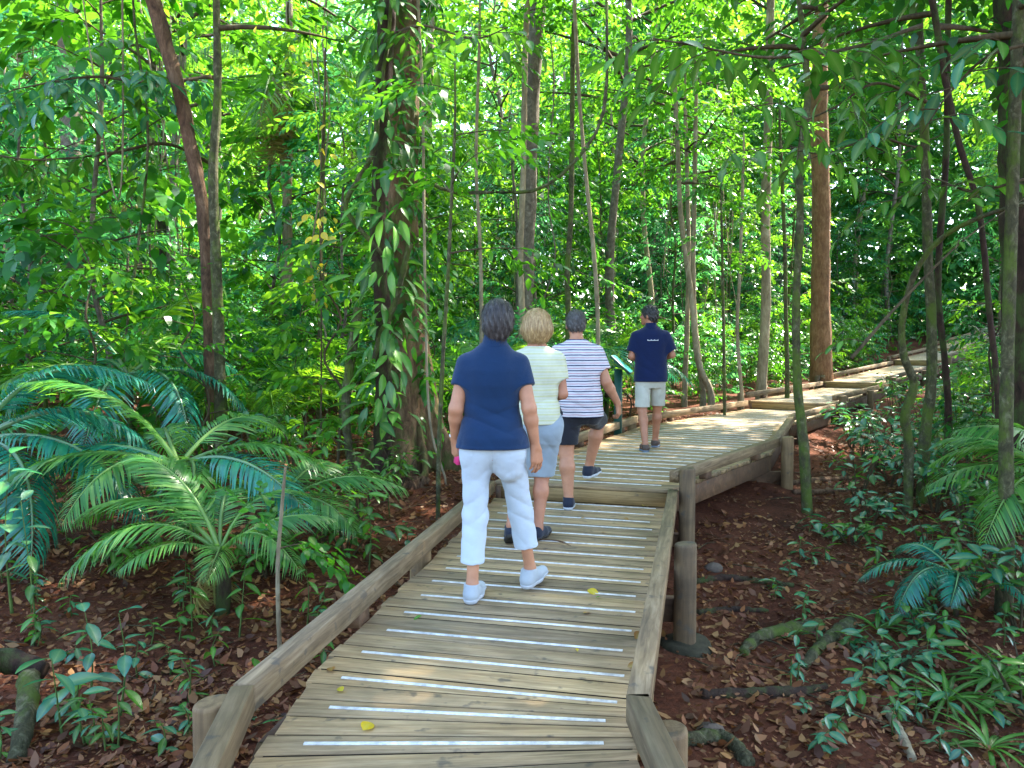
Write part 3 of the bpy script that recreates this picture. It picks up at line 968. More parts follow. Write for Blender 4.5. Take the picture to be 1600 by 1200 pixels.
px_tree('rainforest_tree', 'slender whitish trunk between the leaning tree and the vine-covered tree',
        [(446, 560), (447, 420), (449, 300), (450, 150), (452, 0)], 17, [13, 15, 10], 'bark_pale', extra=11, crown=(4.5, 11, 18, 2.4, 0.24), crown_mat='leaf_bright')
px_tree('rainforest_tree', 'dark rough trunk half hidden in foliage at left background',
        [(262, 470), (258, 380), (252, 300), (246, 160), (240, 0)], 22, [20, 20, 18], 'bark_dark', extra=17, crown=(10, 17, 18, 3.8, 0.3), crown_mat='leaf_bright')
px_tree('rainforest_tree', 'pale sunlit trunk showing between leaves right of the vine-covered tree',
        [(664, 480), (662, 330), (668, 180), (674, 0)], 20, [15, 15, 14], 'bark_pale', extra=15, crown=(9, 15, 18, 3.4, 0.28), crown_mat='leaf_bright')
for k, (pix, Y, w, lab) in enumerate((
        ([(684, 825), (686, 700), (692, 560), (700, 430), (706, 300)], 7.4, [7, 6, 5], 'thin green sapling stem just left of the woman in navy'),
        ([(934, 505), (928, 400), (916, 280), (905, 150), (897, 0)], 13, [7, 6, 6], 'thin reddish stem above the man in the striped shirt'),
        ([(888, 490), (886, 430), (892, 330), (895, 100), (898, 0)], 14, [9, 8, 7], 'thin pale stem left of the reddish one above the men'),
        ([(815, 480), (813, 400), (818, 250), (820, 100), (824, 0)], 13.6, [10, 9, 9], 'slim green-grey stem tight against the grey-mottled trunk'),
        ([(497, 640), (500, 480), (504, 330), (507, 180)], 12, [6, 5, 4], 'hair-thin stem with yellow leaves left of the vine-covered tree'),
        ([(438, 1000), (434, 900), (440, 800), (446, 730)], 4.7, [7, 6, 4], 'thin upright sapling by the left kerb rail'),
        ([(1132, 640), (1131, 560), (1130, 480), (1128, 380)], 14.5, [5, 5, 4], 'hair-thin pale stem right of the guide'),
        ([(1160, 630), (1152, 520), (1156, 420), (1160, 300)], 16, [6, 5, 5], 'thin stem midway between the guide and the pale straight trunk'),
        ([(1230, 590), (1228, 500), (1226, 380), (1220, 240)], 17, [7, 6, 5], 'thin brown stem just left of the thin mossy trunk'),
        ([(752, 480), (750, 380), (744, 260), (748, 100)], 13, [6, 5, 5], 'thin stem above the head of the woman in navy'))):
    px_tree('sapling', lab, pix, Y, w, 'bark_green' if k % 2 == 0 else 'bark_pale', seg=7, flare=1.1, rad=0.010, extra=(at(*pix[-1], Y).z + 1.2 if k != 5 else None),
            crown=(at(*pix[-1], Y).z - (0.4 if k != 5 else .1), at(*pix[-1], Y).z + (1.2 if k != 5 else 0), 5 if k != 5 else 1, 0.9 if k != 5 else 0.15, 0.15 if k != 5 else .1), crown_mat='leaf_mid' if k != 4 else 'leaf_bright')

# the big buttressed tree with the climbing vine
def buttress_tree():
    Y = 9.6
    base = at(640, 745, Y)
    base.z = gz(base.x, base.y)
    e = empty('buttressed_tree', base)
    tag(e, 'huge buttressed tree wrapped in climbing vines left of the walkers', 'tree')
    L = lambda u, v, y=Y: at(u, v, y) - base
    P = catmull([Vector((0, 0, -0.3)), L(640, 640), L(634, 480), L(628, 330), L(630, 160), L(634, 0), L(636, 0) + Vector((0.1, 0.2, 4)), Vector((0.2, 0.3, 13))], 60)
    def flute(f, a):
        k = max(0.0, 1 - f / 0.34) ** 1.6
        fins = sum(np.maximum(0, np.cos((a - c) / 2)) ** p * amp for c, p, amp in ((0.15, 60, 1.5), (1.5, 40, .9), (3.2, 46, 1.7), (4.3, 40, 0.7), (5.2, 50, 0.9)))
        return 1 + k * fins + 0.05 * np.sin(a * 5 + f * 9) + 0.03 * np.sin(a * 9)
    v, t, q = tube(P, [0.34, 0.27, 0.22, 0.20, 0.19, 0.18, 0.16, 0.12], 56, 0.012, flute=flute)
    obj('trunk', MB().add(v, t, q).mesh('trunk', M['bark_warm'], True), e)
    lf, tw = Leaves(0.45), MB()
    o = np.argsort(P[:, 2])
    fn = lambda z: np.array([np.interp(z, P[o, 2], P[o, 0]), np.interp(z, P[o, 2], P[o, 1]), z])
    crown_on(fn, 7.6, 13, 30, 4.4, 0.28, lf, tw, sprays=7, per=13, twigL=1.3, el=(-.1, .5), taper=False, rad=0.05)
    obj('branches', tw.mesh('branches', M['twig'], True), e)['kind'] = 'stuff'
    obj('crown', lf.mesh('crown', M['leaf_mid']), e)['kind'] = 'stuff'
    vf = Leaves(0.40, .3)
    for i in range(190):
        z = 0.5 + 6.6 * random.random() ** .8
        c = fn(z)
        a = random.uniform(math.pi * .95, math.pi * 2.05) if random.random() < .85 else random.uniform(0, 6.28)
        r_ = .20 + .05 * random.random()
        vf.spray(c + np.array((math.cos(a) * r_, math.sin(a) * r_, 0)), (math.cos(a), math.sin(a), random.uniform(-1.3, .2)), random.randint(5, 11), random.uniform(.25, .65), random.uniform(.11, .22), droop=.6)
    obj('climbing_foliage', vf.mesh('climbing_foliage', M['leaf_mid']), e)['kind'] = 'stuff'
    # thin buttress fins: upright curved plates that sweep into surface roots
    for az, ln, hh, th in ((-0.5, 0.75, 1.3, 0.07), (-1.35, 0.7, 1.2, 0.06), (3.7, 0.9, 1.1, 0.06), (4.35, .7, .9, .06), (2.6, 0.9, 0.6, 0.06)):
        mb, n = MB(), 12
        vv, qq = [], []
        for i in range(n):
            f = i / (n - 1)
            r_ = 0.15 + ln * f
            top = hh * (1 - f) ** 1.7 + 0.05
            c = az + 0.25 * math.sin(f * 3)
            dx, dy = math.cos(c) * r_, math.sin(c) * r_
            sx, sy = -math.sin(c) * th * (1.1 - .5 * f), math.cos(c) * th * (1.1 - .5 * f)
            for zz, w in ((-0.3, 1.0), (top * .5, .75), (top * .93, .55), (top, 0.1)):
                vv += [(dx + sx * w, dy + sy * w, zz), (dx - sx * w, dy - sy * w, zz)]
        for i in range(n - 1):
            for k in range(3):
                a, b = i * 8 + k * 2, (i + 1) * 8 + k * 2
                qq += [(a, a + 2, b + 2, b), (a + 1, b + 1, b + 3, a + 3)]
            a, b = i * 8 + 6, (i + 1) * 8 + 6
            qq.append((a, a + 1, b + 1, b))
        qq.append(tuple((n - 1) * 8 + x for x in (0, 1, 3, 2)))
        qq.append(tuple((n - 1) * 8 + x for x in (2, 3, 5, 4)))
        qq.append(tuple((n - 1) * 8 + x for x in (4, 5, 7, 6)))
        obj('buttress_root', MB().add(vv, None, qq).mesh('buttress_root', M['bark_warm' if az < 0 or az > 3 else 'bark_brown'], True), e)
    return e
buttress_tree()

# the dark slim stem in front of it and the climbing plant with hanging leaves
def climber():
    Y = 8.7
    b = at(600, 775, Y)
    b.z = gz(b.x, b.y)
    e = empty('climbing_vine', b)
    tag(e, 'climbing plant with long hanging leaves on a slim dark stem before the buttressed tree', 'vine')
    L = lambda u, v, y=Y: at(u, v, y) - b
    P = catmull([Vector((0, 0, -.2)), L(598, 700), L(600, 600), L(598, 480), L(590, 380), L(594, 250), L(600, 120), L(606, 0), L(610, -90)], 50)
    obj('stem', MB().add(*tube(P, [.115, .10, .09, .085, .08, .10, .12], 12, 0.07)).mesh('stem', M['bark_dark'], True), e)
    for pts, r in (([(612, -10), (606, 70), (598, 120), (606, 180), (640, 260), (700, 298), (770, 300), (840, 296), (900, 250), (944, 170), (948, 0)], .022),
                   ([(590, 150), (585, 230), (560, 280), (540, 320), (556, 350), (600, 400)], .03),
                   ([(560, 480), (548, 560), (540, 640), (548, 735)], .055),
                   ([(640, 380), (618, 470), (596, 520), (584, 560)], .035),
                   ([(652, -20), (660, 150), (662, 300), (665, 480), (672, 660), (700, 760)], .016)):
        Q = catmull([L(u, v, Y - .15) for u, v in pts], 30)
        if pts[-1][1] > 700:
            Q[-1][2] = -0.1
        obj('liana', MB().add(*tube(Q, [r, r, r * .8], 7, 0.08)).mesh('liana', M['bark_green' if r > .02 else 'bark_pale'], True), e)
    for i in range(240):
        f = random.random() ** 0.95
        v = -40 + f * 700
        u = 598 + random.gauss(0, 30) + (4 if v < 300 else 0)
        if random.random() < .16:
            u += random.choice((-40, 45)) * random.random() * (1.2 if v > 200 else .6)
        yy = Y - 0.12 - random.random() * 0.35
        p = L(u, v, yy)
        side = (u - 598) / 30 + random.uniform(-.5, .5)
        d = (side * 1.1, -0.45 - random.random() * .6, random.uniform(-1.6, 0.35))
        o = obj('leaf', NEAR['vine'], e)
        orient(o, p, d, random.uniform(-.6, .6), random.uniform(0.16, 0.34))
climber()

# yellow leaves strung down the hair-thin stem and dotted about the sunlit gap
ye = empty('yellow_leaved_vine', at(500, 640, 9.4))
ye.location.z = gz(ye.location.x, 9.4)
tag(ye, 'hanging vine of round bright yellow leaves in the sunny gap', 'vine')
Lb = Vector(ye.location)
Q = catmull([Vector((0, 0, 0)), at(502, 500, 9.4) - Lb, at(500, 330, 9.4) - Lb, at(505, 180, 9.4) - Lb, at(512, 20, 9.4) - Lb], 30)
obj('stem', MB().add(*tube(Q, [.012, .01, .006], 5, .05)).mesh('stem', M['twig'], True), ye)
for i in range(44):
    v = random.uniform(40, 470) if i % 3 else random.uniform(250, 460)
    o = obj('leaf', NEAR['yellow'], ye)
    w_ = 16 if v > 230 else 60
    orient(o, at(500 + random.gauss(0, w_), v, 9.4 + random.uniform(-.3, .3)) - Lb, (random.uniform(-1, 1), -0.5, -0.6), random.uniform(-1, 1), random.uniform(.09, .15))

# ------------------------------------------------------------------ the forest behind: prototypes, then individuals
def protos(n, fn):
    return [fn(i) for i in range(n)]
UNDER = protos(7, lambda i: make_tree(random.uniform(5.5, 8.5), random.uniform(.03, .055), 0.7, 30, 1.8, (.13, .22, .30, .17, .26, .12, .20)[i],
                                      M[('leaf_cool_haze', 'leaf_bright', 'leaf_mid', 'leaf_cool_haze', 'leaf_dark', 'leaf_bright', 'leaf_cool_haze')[i]], M['bark_green' if i % 2 else 'bark_grey'], sprays=(8, 6, 4, 7, 5, 9, 6)[i], per=13, twigL=(.6, .8, 1.1, .7, 1.0, .55, .8)[i], w=(.34, .46, .5, .4, .36, .5, .42)[i]))
TALL = protos(5, lambda i: make_tree(random.uniform(14, 19), random.uniform(.09, .16), 6.5, 38, 3.3, random.uniform(.26, .34),
                                     M[('leaf_bright', 'leaf_mid', 'leaf_bright', 'leaf_bright', 'leaf_mid')[i]], M['bark_pale' if i % 2 else 'bark_grey'], sprays=7, per=13, twigL=1.3, wob=.5, taper=False, rad=.05))
SHRUB = protos(6, lambda i: make_tree(random.uniform(1.3, 2.6), .016, 0.12, 13, 0.85, random.uniform(.12, .19),
                                      M[('leaf_mid', 'leaf_bright', 'leaf_cool_haze', 'leaf_dark', 'leaf_bright', 'leaf_mid')[i]], M['twig'], sprays=5, per=11, twigL=.5, wob=.3, rad=.01))
FR = {
    'mid': [frond_mesh(1.6, a, 0.42, 34, M['frond'], droop=d, rise=r) for a, d, r in ((.55, .4, .55), (.8, .55, .7), (.4, .3, .5))],
    'teal': [frond_mesh(1.6, a, 0.40, 36, M['frond_teal_sheen'], droop=d, rise=r) for a, d, r in ((.6, .4, .5), (.85, .5, .65))],
    'lime': [frond_mesh(1.6, a, 0.44, 32, M['frond_lime'], droop=d, rise=r) for a, d, r in ((.5, .45, .6), (.8, .6, .7))],
    'big': [frond_mesh(2.6, a, 0.62, 40, M['frond_lime'], droop=d, rise=r, wl=.07) for a, d, r in ((.7, .8, .6), (.9, .9, .7))],
    'dry': [frond_mesh(1.7, 1.2, 0.5, 30, M['frond_dry'], droop=1.0, rise=.2)],
}

SHADE_TREES = protos(2, lambda i: make_tree((15.5, 17.0)[i], .16, 9.0, 60, 4.2, .34, M['leaf_mid'], M['bark_grey'], sprays=9, per=13, twigL=1.5, wob=.4, taper=False, rad=.06))  # trees added so that their dense crowns keep the sun off the deck
PLACED = []
for i, (x, y, lab) in enumerate(((7.4, 7.6, 'added shade tree with a grey trunk just outside the right edge of the view'), (9.6, 10.2, 'added shade tree behind the dark trunk at the right edge'),
                                 (12.2, 13.0, 'added shade tree at far right deep behind the dark edge trunk'), (9.6, 14.8, 'added shade tree with a grey trunk right of the forked clump'), (6.8, 4.2, 'added shade tree outside the view right of the palms'),
                                 (10.5, 6.4, 'added shade tree outside the view far to the right'), (7.2, 1.0, 'added shade tree outside the view beside the camera'))):
    plant('shade_tree', SHADE_TREES[i % 2], (x, y, gz(x, y)), i * 1.3, random.uniform(.92, 1.05), lab, 'tree')
    PLACED.append((x, y, .6))
def free(x, y, r):
    if any((x - a) ** 2 + (y - b) ** 2 < (r + c) ** 2 for a, b, c in PLACED):
        return False
    return True
def spots(n, y0, y1, rmin, clear, spread=0.80, xs=None):
    out, tries = [], 0
    while len(out) < n and tries < n * 60:
        tries += 1
        y = y0 + (y1 - y0) * random.random() ** 0.8
        x = random.uniform(-1, 1) * (y * spread + 2)
        s = float(lateral(x, y))
        if abs(s) < clear + (0.6 if 7 < y < 16 else 0):
            continue
        # the open floor right of the path and the sight line along the walkway stay clear
        if s > 0 and y < 12 and s < 3.2:
            continue
        if s > 0 and y < 30 and x / y < 0.62 and x / y > 0.2 and s < 3.0:
            continue
        u = 800 + F_PX * x / y
        if y < 16 and 215 < u < 375 and rmin > .5:
            continue
        if free(x, y, rmin):
            PLACED.append((x, y, rmin))
            out.append((x, y))
    return out

def grow(kind, name, protos_, pl, label, group, sc=(0.85, 1.15), cat='tree'):
    for i, (x, y) in enumerate(pl):
        plant(name, protos_[i % len(protos_)], (x, y, gz(x, y)), random.uniform(0, 6.28), random.uniform(*sc), label(x, y) if callable(label) else label, cat,
              group(x, y) if callable(group) else group)
LANDMARKS = [(-400, 'beyond the left edge palms'), (60, 'at the left edge above the blue-green palm'), (190, 'behind the broad liana-hung trunk'), (330, 'behind the leaning dark trunk'), (450, 'around the slender whitish trunk'),
             (560, 'left of the buttressed tree'), (690, 'right of the buttressed tree'), (790, 'behind the person in navy'), (870, 'behind the grey-mottled trunk'), (960, 'behind the lectern sign'),
             (1040, 'behind the guide'), (1110, 'around the pale leaning clump'), (1190, 'around the pale straight trunk'), (1265, 'left of the orange-brown trunk'), (1350, 'right of the orange-brown trunk'),
             (1450, 'behind the forked trunk clump'), (1550, 'behind the mottled edge stem'), (1900, 'beyond the right edge trunk')]
ORD = ['nearest', 'second nearest', 'third nearest', 'fourth nearest', 'fifth nearest', 'sixth nearest', 'seventh nearest', 'eighth nearest', 'ninth nearest', 'tenth nearest', 'eleventh nearest', 'twelfth nearest', 'thirteenth nearest', 'fourteenth nearest', 'fifteenth nearest', 'sixteenth nearest', 'seventeenth nearest', 'eighteenth nearest', 'nineteenth nearest', 'twentieth nearest']
def name_by_place(pl, what, marks=None):
    """a label for each spot: its landmark in the view, then its order from the walkway outwards"""
    marks = marks or LANDMARKS
    bins = {}
    for i, (x, y) in enumerate(pl):
        u = 800 + F_PX * x / y
        k = min(range(len(marks)), key=lambda j: abs(marks[j][0] - u))
        bins.setdefault(k, []).append((y, i))
    out = [None] * len(pl)
    for k, lst in bins.items():
        lst.sort()
        for n, (_, i) in enumerate(lst):
            out[i] = (ORD[n] + ' ' if n < len(ORD) else 'far-off ') + what + ' ' + marks[k][1]
    return out
def grow(name, protos_, pl, what, group, sc=(0.85, 1.15), cat='tree'):
    labs = name_by_place(pl, what)
    for i, (x, y) in enumerate(pl):
        plant(name, protos_[i % len(protos_)], (x, y, gz(x, y)), random.uniform(0, 6.28), random.uniform(*sc), labs[i], cat, group)
grow('forest_tree', TALL, spots(44, 18, 50, 1.15, 3.4), 'tall slender forest tree', 'tall trees in the background')
# undergrowth that lines the far side of the walkway
edge_spots = []
while len(edge_spots) < 70:
    y = random.uniform(10, 34)
    s_ = random.uniform(-5.5, -2.3) if random.random() < .7 else random.uniform(2.6, 5.0)
    if s_ > 0 and y < 17 or (y < 16 and s_ > -2.9):
        continue
    x = float(np.interp(y, YC, XC)) + s_ / .85
    if free(x, y, .3):
        PLACED.append((x, y, .3)); edge_spots.append((x, y))
grow('forest_shrub', SHRUB, edge_spots, 'leafy green shrub lining the far walkway', 'shrubs lining the far walkway', (.55, .85), cat='shrub')
grow('understory_tree', UNDER, spots(112, 10.5, 42, 0.8, 3.0), 'leafy young tree', 'understory trees')
grow('forest_shrub', SHRUB, spots(210, 8.5, 36, 0.42, 2.3), 'leafy green shrub', 'shrubs under the trees', cat='shrub')
hill = []
while len(hill) < 46:
    y = random.uniform(31, 48)
    s_ = random.uniform(-9, 9)
    x = float(np.interp(y, YC, XC)) + s_ / .85
    if abs(s_) > 1.9 and free(x, y, .3):
        PLACED.append((x, y, .3)); hill.append((x, y))
grow('forest_shrub', SHRUB, hill, 'leafy shrub on the far slope', 'shrubs on the far slope', (.9, 1.6), cat='shrub')
ln_ = spots(34, 9.5, 26, 0.05, 3.0)
for (x, y), lab in zip(ln_, name_by_place(ln_, 'thin hanging liana')):
    z, hh = gz(x, y), random.uniform(7, 11)
    e = empty('hanging_liana', (x, y, z))
    pts = [(random.gauss(0, .12), random.gauss(0, .12), hh * k / 7) for k in range(8)]
    r_ = random.uniform(.008, .02)
    obj('stem', MB().add(*tube(catmull(pts, 30), [r_, r_ * .9, r_ * .8], 6, .08)).mesh('stem', M[random.choice(('bark_pale', 'bark_green', 'bark_grey'))], True), e)
    if random.random() < .6:
        lo_ = catmull([(0, 0, hh * .75), (random.uniform(-.5, .5), random.uniform(-.3, .3), hh * random.uniform(.2, .4)), (random.uniform(-1.2, 1.2), random.uniform(-.4, .4), hh * .9)], 24)
        obj('hanging_loop', MB().add(*tube(lo_, [r_ * .7, r_ * .6], 5, .08)).mesh('hanging_loop', M['bark_pale'], True), e)
    tag(e, lab, 'liana', 'lianas hanging among the trees')
pp_ = spots(26, 9.5, 30, 0.6, 2.6)
pl_ = name_by_place(pp_, 'feathery understory palm')
for i, (x, y) in enumerate(pp_):
    palm('understory_palm', (x, y, gz(x, y)), FR['lime'] + FR['mid'][:1], random.randint(7, 10), random.uniform(0.2, 0.9), .035,
         pl_[i], 'understory palms', sc=(.7, 1.15))
# tall palms against the light at upper left
for (u, v, Y, n, lab) in ((430, 120, 16, 12, 'tall palm with a drooping crown against the light, upper left'), (560, 200, 24, 11, 'tall palm crown half hidden behind the vine-covered tree'),
                          (30, 90, 20, 12, 'tall palm at the top left corner of the view'), (205, 300, 24, 11, 'pale palm crown behind the leaning trunk')):
    c = at(u, v, Y)
    z = gz(c.x, c.y)
    e_ = palm('tall_palm', (c.x, c.y, z), FR['big'] + FR['lime'][:1], n, c.z - z, .08, lab, el=(-0.5, 0.9), sc=(.8, 1.1), stem_mat='bark_pale')
    for k in range(4):
        o = obj('dry_frond', FR['dry'][0], e_)
        o.matrix_basis = Matrix.Translation((0, 0, c.z - z - .1)) @ Matrix.Rotation(k * 1.6, 4, 'Z') @ Matrix.Rotation(0.9, 4, 'Y')

# far wood: reads as one mass
def far_wood():
    lf = Leaves(0.5)
    for i in range(10000):
        a = random.uniform(-0.75, 0.75) if i % 4 else random.uniform(0.1, 0.7)
        R = random.uniform(50, 66)
        x, y = math.sin(a) * R, math.cos(a) * R
        z = gz(x, y) + 30 * random.random() ** 1.3
        lf.spray((x, y, z), (random.uniform(-1, 1), random.uniform(-1, 1), random.uniform(-.4, .5)), 14, 2.6, 0.72)
    for i in range(3600):
        a = random.uniform(-0.8, 0.8)
        R = random.uniform(72, 92)
        x, y = math.sin(a) * R, math.cos(a) * R
        z = gz(x, y) - 2 + 36 * random.random() ** 1.2
        lf.spray((x, y, z), (random.uniform(-1, 1), random.uniform(-1, 1), random.uniform(-.4, .5)), 12, 3.6, 1.2)
    o = obj('distant_forest', lf.mesh('distant_forest', M['leaf_far_haze']))
    tag(o, 'distant wall of sunlit rainforest foliage behind everything', kind='stuff')
far_wood()

# ------------------------------------------------------------------ near plants and the forest floor
def gp(u, v):
    """the ground point seen at photo pixel (u, v)"""
    r = ray(u, v)
    t = 0.5
    while t < 60:
        x, y, z = r[0] * t, r[1] * t, CAM_H + r[2] * t
        if z <= gz(x, y):
            return Vector((x, y, gz(x, y)))
        t += 0.02
    return Vector((r[0] * 20, r[1] * 20, gz(r[0] * 20, r[1] * 20)))

def near_palm(label, where, fr, stem, specs, sc=1.0, stem_r=.045, name='understory_palm', dry=0):
    """specs: (azimuth in degrees from +X, elevation in degrees, scale)"""
    b = where
    e = empty(name, b)
    P = catmull([(0, 0, -.15), (0.02, 0.01, stem * .5), (0, 0, stem)], 10)
    obj('stem', MB().add(*tube(P, [stem_r * 1.3, stem_r, stem_r * .8], 9, .1)).mesh('stem', M['bark_dark'], True), e)
    for k, (az, el, s) in enumerate(specs):
        o = obj('frond', fr[k % len(fr)], e)
        o.matrix_basis = Matrix.Translation((0, 0, stem - .02)) @ Matrix.Rotation(math.radians(az), 4, 'Z') @ Matrix.Rotation(-math.radians(el) + 0.5, 4, 'Y') @ \
            Matrix.Rotation(random.uniform(-.35, .35), 4, 'X') @ Matrix.Diagonal((s * sc, s * sc, s * sc, 1))
    for k in range(dry):
        o = obj('dry_frond', FR['dry'][0], e)
        o.matrix_basis = Matrix.Translation((0, 0, stem - .05)) @ Matrix.Rotation(2.2 + k * 1.1, 4, 'Z') @ Matrix.Rotation(0.75, 4, 'Y') @ Matrix.Diagonal((.45, .45, .45, 1))
    return tag(e, label, 'palm')

FR['near'] = [frond_mesh(1.5, a, 0.40, 46, M['frond'], droop=d, rise=r, wl=.075, ragged=.06) for a, d, r in ((.55, .45, .5), (.75, .5, .62), (.9, .6, .65))]
FR['near_teal'] = [frond_mesh(1.6, a, 0.36, 50, M['frond_teal_sheen'], droop=d, rise=r, wl=.085, ragged=.05) for a, d, r in ((.62, .5, .45), (.8, .6, .55))]
near_palm('low palm with arching fronds and a dark stem on the left forest floor', gp(345, 960), FR['near'], 0.46,
          [(15, 45, .6), (50, 60, .6), (100, 62, .68), (140, 52, .82), (172, 46, .85), (200, 40, .75), (232, 34, .52), (285, 32, .42), (335, 40, .56), (160, 72, .75)], dry=2)
near_palm('pale green palm spreading its fronds above the low palm at left', Vector((-2.75, 6.3, gz(-2.75, 6.3))), FR['near'] + FR['near_teal'][:1], 0.75,
          [(0, 30, .9), (60, 45, .9), (120, 40, .9), (170, 30, 1.0), (205, 25, 1.0), (245, 22, .8), (300, 22, .8), (335, 26, .95), (200, 65, .95)], stem_r=.05)
near_palm('blue-green palm arching in from the left edge of the view', Vector((-4.5, 6.4, gz(-4.5, 6.4))), FR['near_teal'], 0.95,
          [(-8, 18, 1.15), (12, 35, 1.1), (30, 8, 1.0), (-35, 8, 1.05), (70, 30, 1.1), (120, 30, 1), (180, 25, 1), (240, 20, 1), (285, 12, 1.05), (5, 62, 1.1)], stem_r=.05)
near_palm('bright blue-green palm crown behind the pale green palm', Vector((-4.6, 9.2, gz(-4.6, 9.2))), FR['near_teal'] + FR['lime'][:1], 1.25,
          [(0, 20, 1.1), (40, 40, 1.0), (90, 40, 1), (140, 30, 1.1), (190, 22, 1.1), (235, 18, 1.0), (280, 12, 1.1), (325, 15, 1.1), (30, 70, 1.0), (200, 70, 1)])
near_palm('small palm with one long frond reaching towards the kerb rail', Vector((-1.95, 6.3, gz(-1.95, 6.3))), FR['near'] + FR['lime'], 0.42,
          [(10, 38, .78), (60, 50, .65), (110, 45, .6), (170, 35, .6), (230, 30, .55), (290, 24, .5), (335, 26, .62)])
near_palm('lime green palm left of the blue-green crown', Vector((-3.3, 10.6, gz(-3.3, 10.6))), FR['lime'], 0.5,
          [(k * 40 + 7, 30 + 12 * (k % 3), 1.0) for k in range(9)])
near_palm('feathery palm behind the striped-shirt man and the sign', Vector((1.0, 13.2, gz(1.0, 13.2))), FR['lime'] + FR['mid'], 0.75,
          [(k * 36 + 4, 25 + 14 * (k % 3), 1.15) for k in range(10)])
near_palm('feathery palm with bluish fronds behind the guide', Vector((1.9, 15.5, gz(1.9, 15.5))), FR['teal'] + FR['lime'][:1], 1.05,
          [(k * 36 + 20, 25 + 14 * (k % 3), 1.2) for k in range(10)])
near_palm('lime palm between the woman in navy and the buttressed tree', Vector((-0.75, 11.5, gz(-0.75, 11.5))), FR['lime'], 0.7,
          [(k * 40 + 11, 30 + 14 * (k % 3), 1.0) for k in range(9)])
near_palm('dark green palm leaning in from the right edge of the view', Vector((4.5, 6.2, gz(4.5, 6.2))), FR['near'], 0.95,
          [(175, 30, .8), (150, 42, .75), (205, 25, .8), (120, 45, .8), (235, 22, .7), (60, 40, .8), (300, 25, .7), (185, 62, .8)], stem_r=.05)
near_palm('blue-green palm seedling drooping over the leaf litter at right', Vector((3.45, 5.9, gz(3.45, 5.9))), FR['near_teal'], 0.35,
          [(172, 34, .5), (205, 28, .5), (240, 32, .42), (110, 45, .45), (300, 30, .4)], stem_r=.02)

def leafy_shrub(name, loc, h, stems, nleaf, size, keys, label, group, spread=.45):
    """a many-stemmed broad-leaved shrub, every leaf its own piece"""
    e = empty(name, loc)
    for k in range(stems):
        az = k * 2.399 + random.uniform(-.5, .5)
        hh = h * random.uniform(.6, 1.0)
        tip = np.array((math.cos(az) * spread * random.uniform(.4, 1.2), math.sin(az) * spread * random.uniform(.4, 1.2), hh))
        P = catmull([(0, 0, -.08), tuple(tip * .5 + np.array((0, 0, .12 * h))), tuple(tip)], 10)
        obj('stem', MB().add(*tube(P, [.010, .006, .003], 5, .05)).mesh('stem', M['twig'], True), e)
        for i in range(nleaf):
            t = .35 + .65 * i / (nleaf - 1)
            j = min(int(t * 9), 8)
            p = P[j] + (P[j + 1] - P[j]) * (t * 9 - j)
            a2 = i * 2.399 + k
            d = (math.cos(a2), math.sin(a2), random.uniform(-.45, .3))
            o = obj('leaf', NEAR[random.choice(keys)], e)
            orient(o, p + np.array(d) * .05, d, random.uniform(-.5, .5), size * random.uniform(.65, 1.15))
    return tag(e, label, 'shrub', group)

# seedlings left of the walkway
LG = 'seedlings on the left forest floor'
for (u, v, h, n, s, keys, lab) in (
        (372, 1000, .48, 9, .17, ('near',), 'broad pale green seedling in front of the low palm, nearest its stem'),
        (300, 990, .40, 9, .15, ('near', 'near_long'), 'leafy seedling left of the low palm stem'),
        (478, 985, .42, 8, .15, ('near_long',), 'seedling with spreading pointed leaves hugging the left kerb rail'),
        (575, 900, .62, 14, .16, ('near', 'near_long'), 'bushy seedling by the left kerb rail below the buttressed tree'),
        (100, 1150, .42, 8, .20, ('round', 'teal'), 'broad blue-green leaves growing beside the fallen log'),
        (140, 1090, .50, 7, .17, ('teal',), 'blue-green seedling behind the fallen log'),
        (185, 1120, .55, 6, .15, ('near', 'teal'), 'thin-stemmed seedling right of the fallen log'),
        (60, 1000, .95, 12, .17, ('teal', 'near'), 'tall blue-green seedling near the left edge of the view'),
        (20, 960, 1.15, 14, .20, ('round', 'teal'), 'tall plant with round blue-green leaves at the left edge'),
        (215, 1060, .22, 6, .12, ('near', 'teal'), 'small seedling in the open litter at left'),
        (250, 1180, .16, 8, .10, ('teal', 'near'), 'low leafy patch left of the left corner post'),
        (290, 1150, .15, 8, .09, ('near', 'teal'), 'tiny seedling beside the left corner post'),
        (340, 1040, .22, 6, .13, ('near_long',), 'small seedling just behind the left corner post'),
        (545, 830, .75, 14, .17, ('near_long', 'near'), 'dark leafy plant at the foot of the climbing plant'),
        (500, 800, .8, 14, .18, ('near_long',), 'dark glossy plant with long leaves near the climbing plant'),
        (610, 810, .55, 10, .14, ('near',), 'plant at the foot of the buttressed tree'),
        (640, 870, .3, 8, .11, ('teal', 'near'), 'little seedling against the left kerb rail beside the woman in navy')):
    seedling('seedling', gp(u, v), h, n, s, keys, lab, LG)
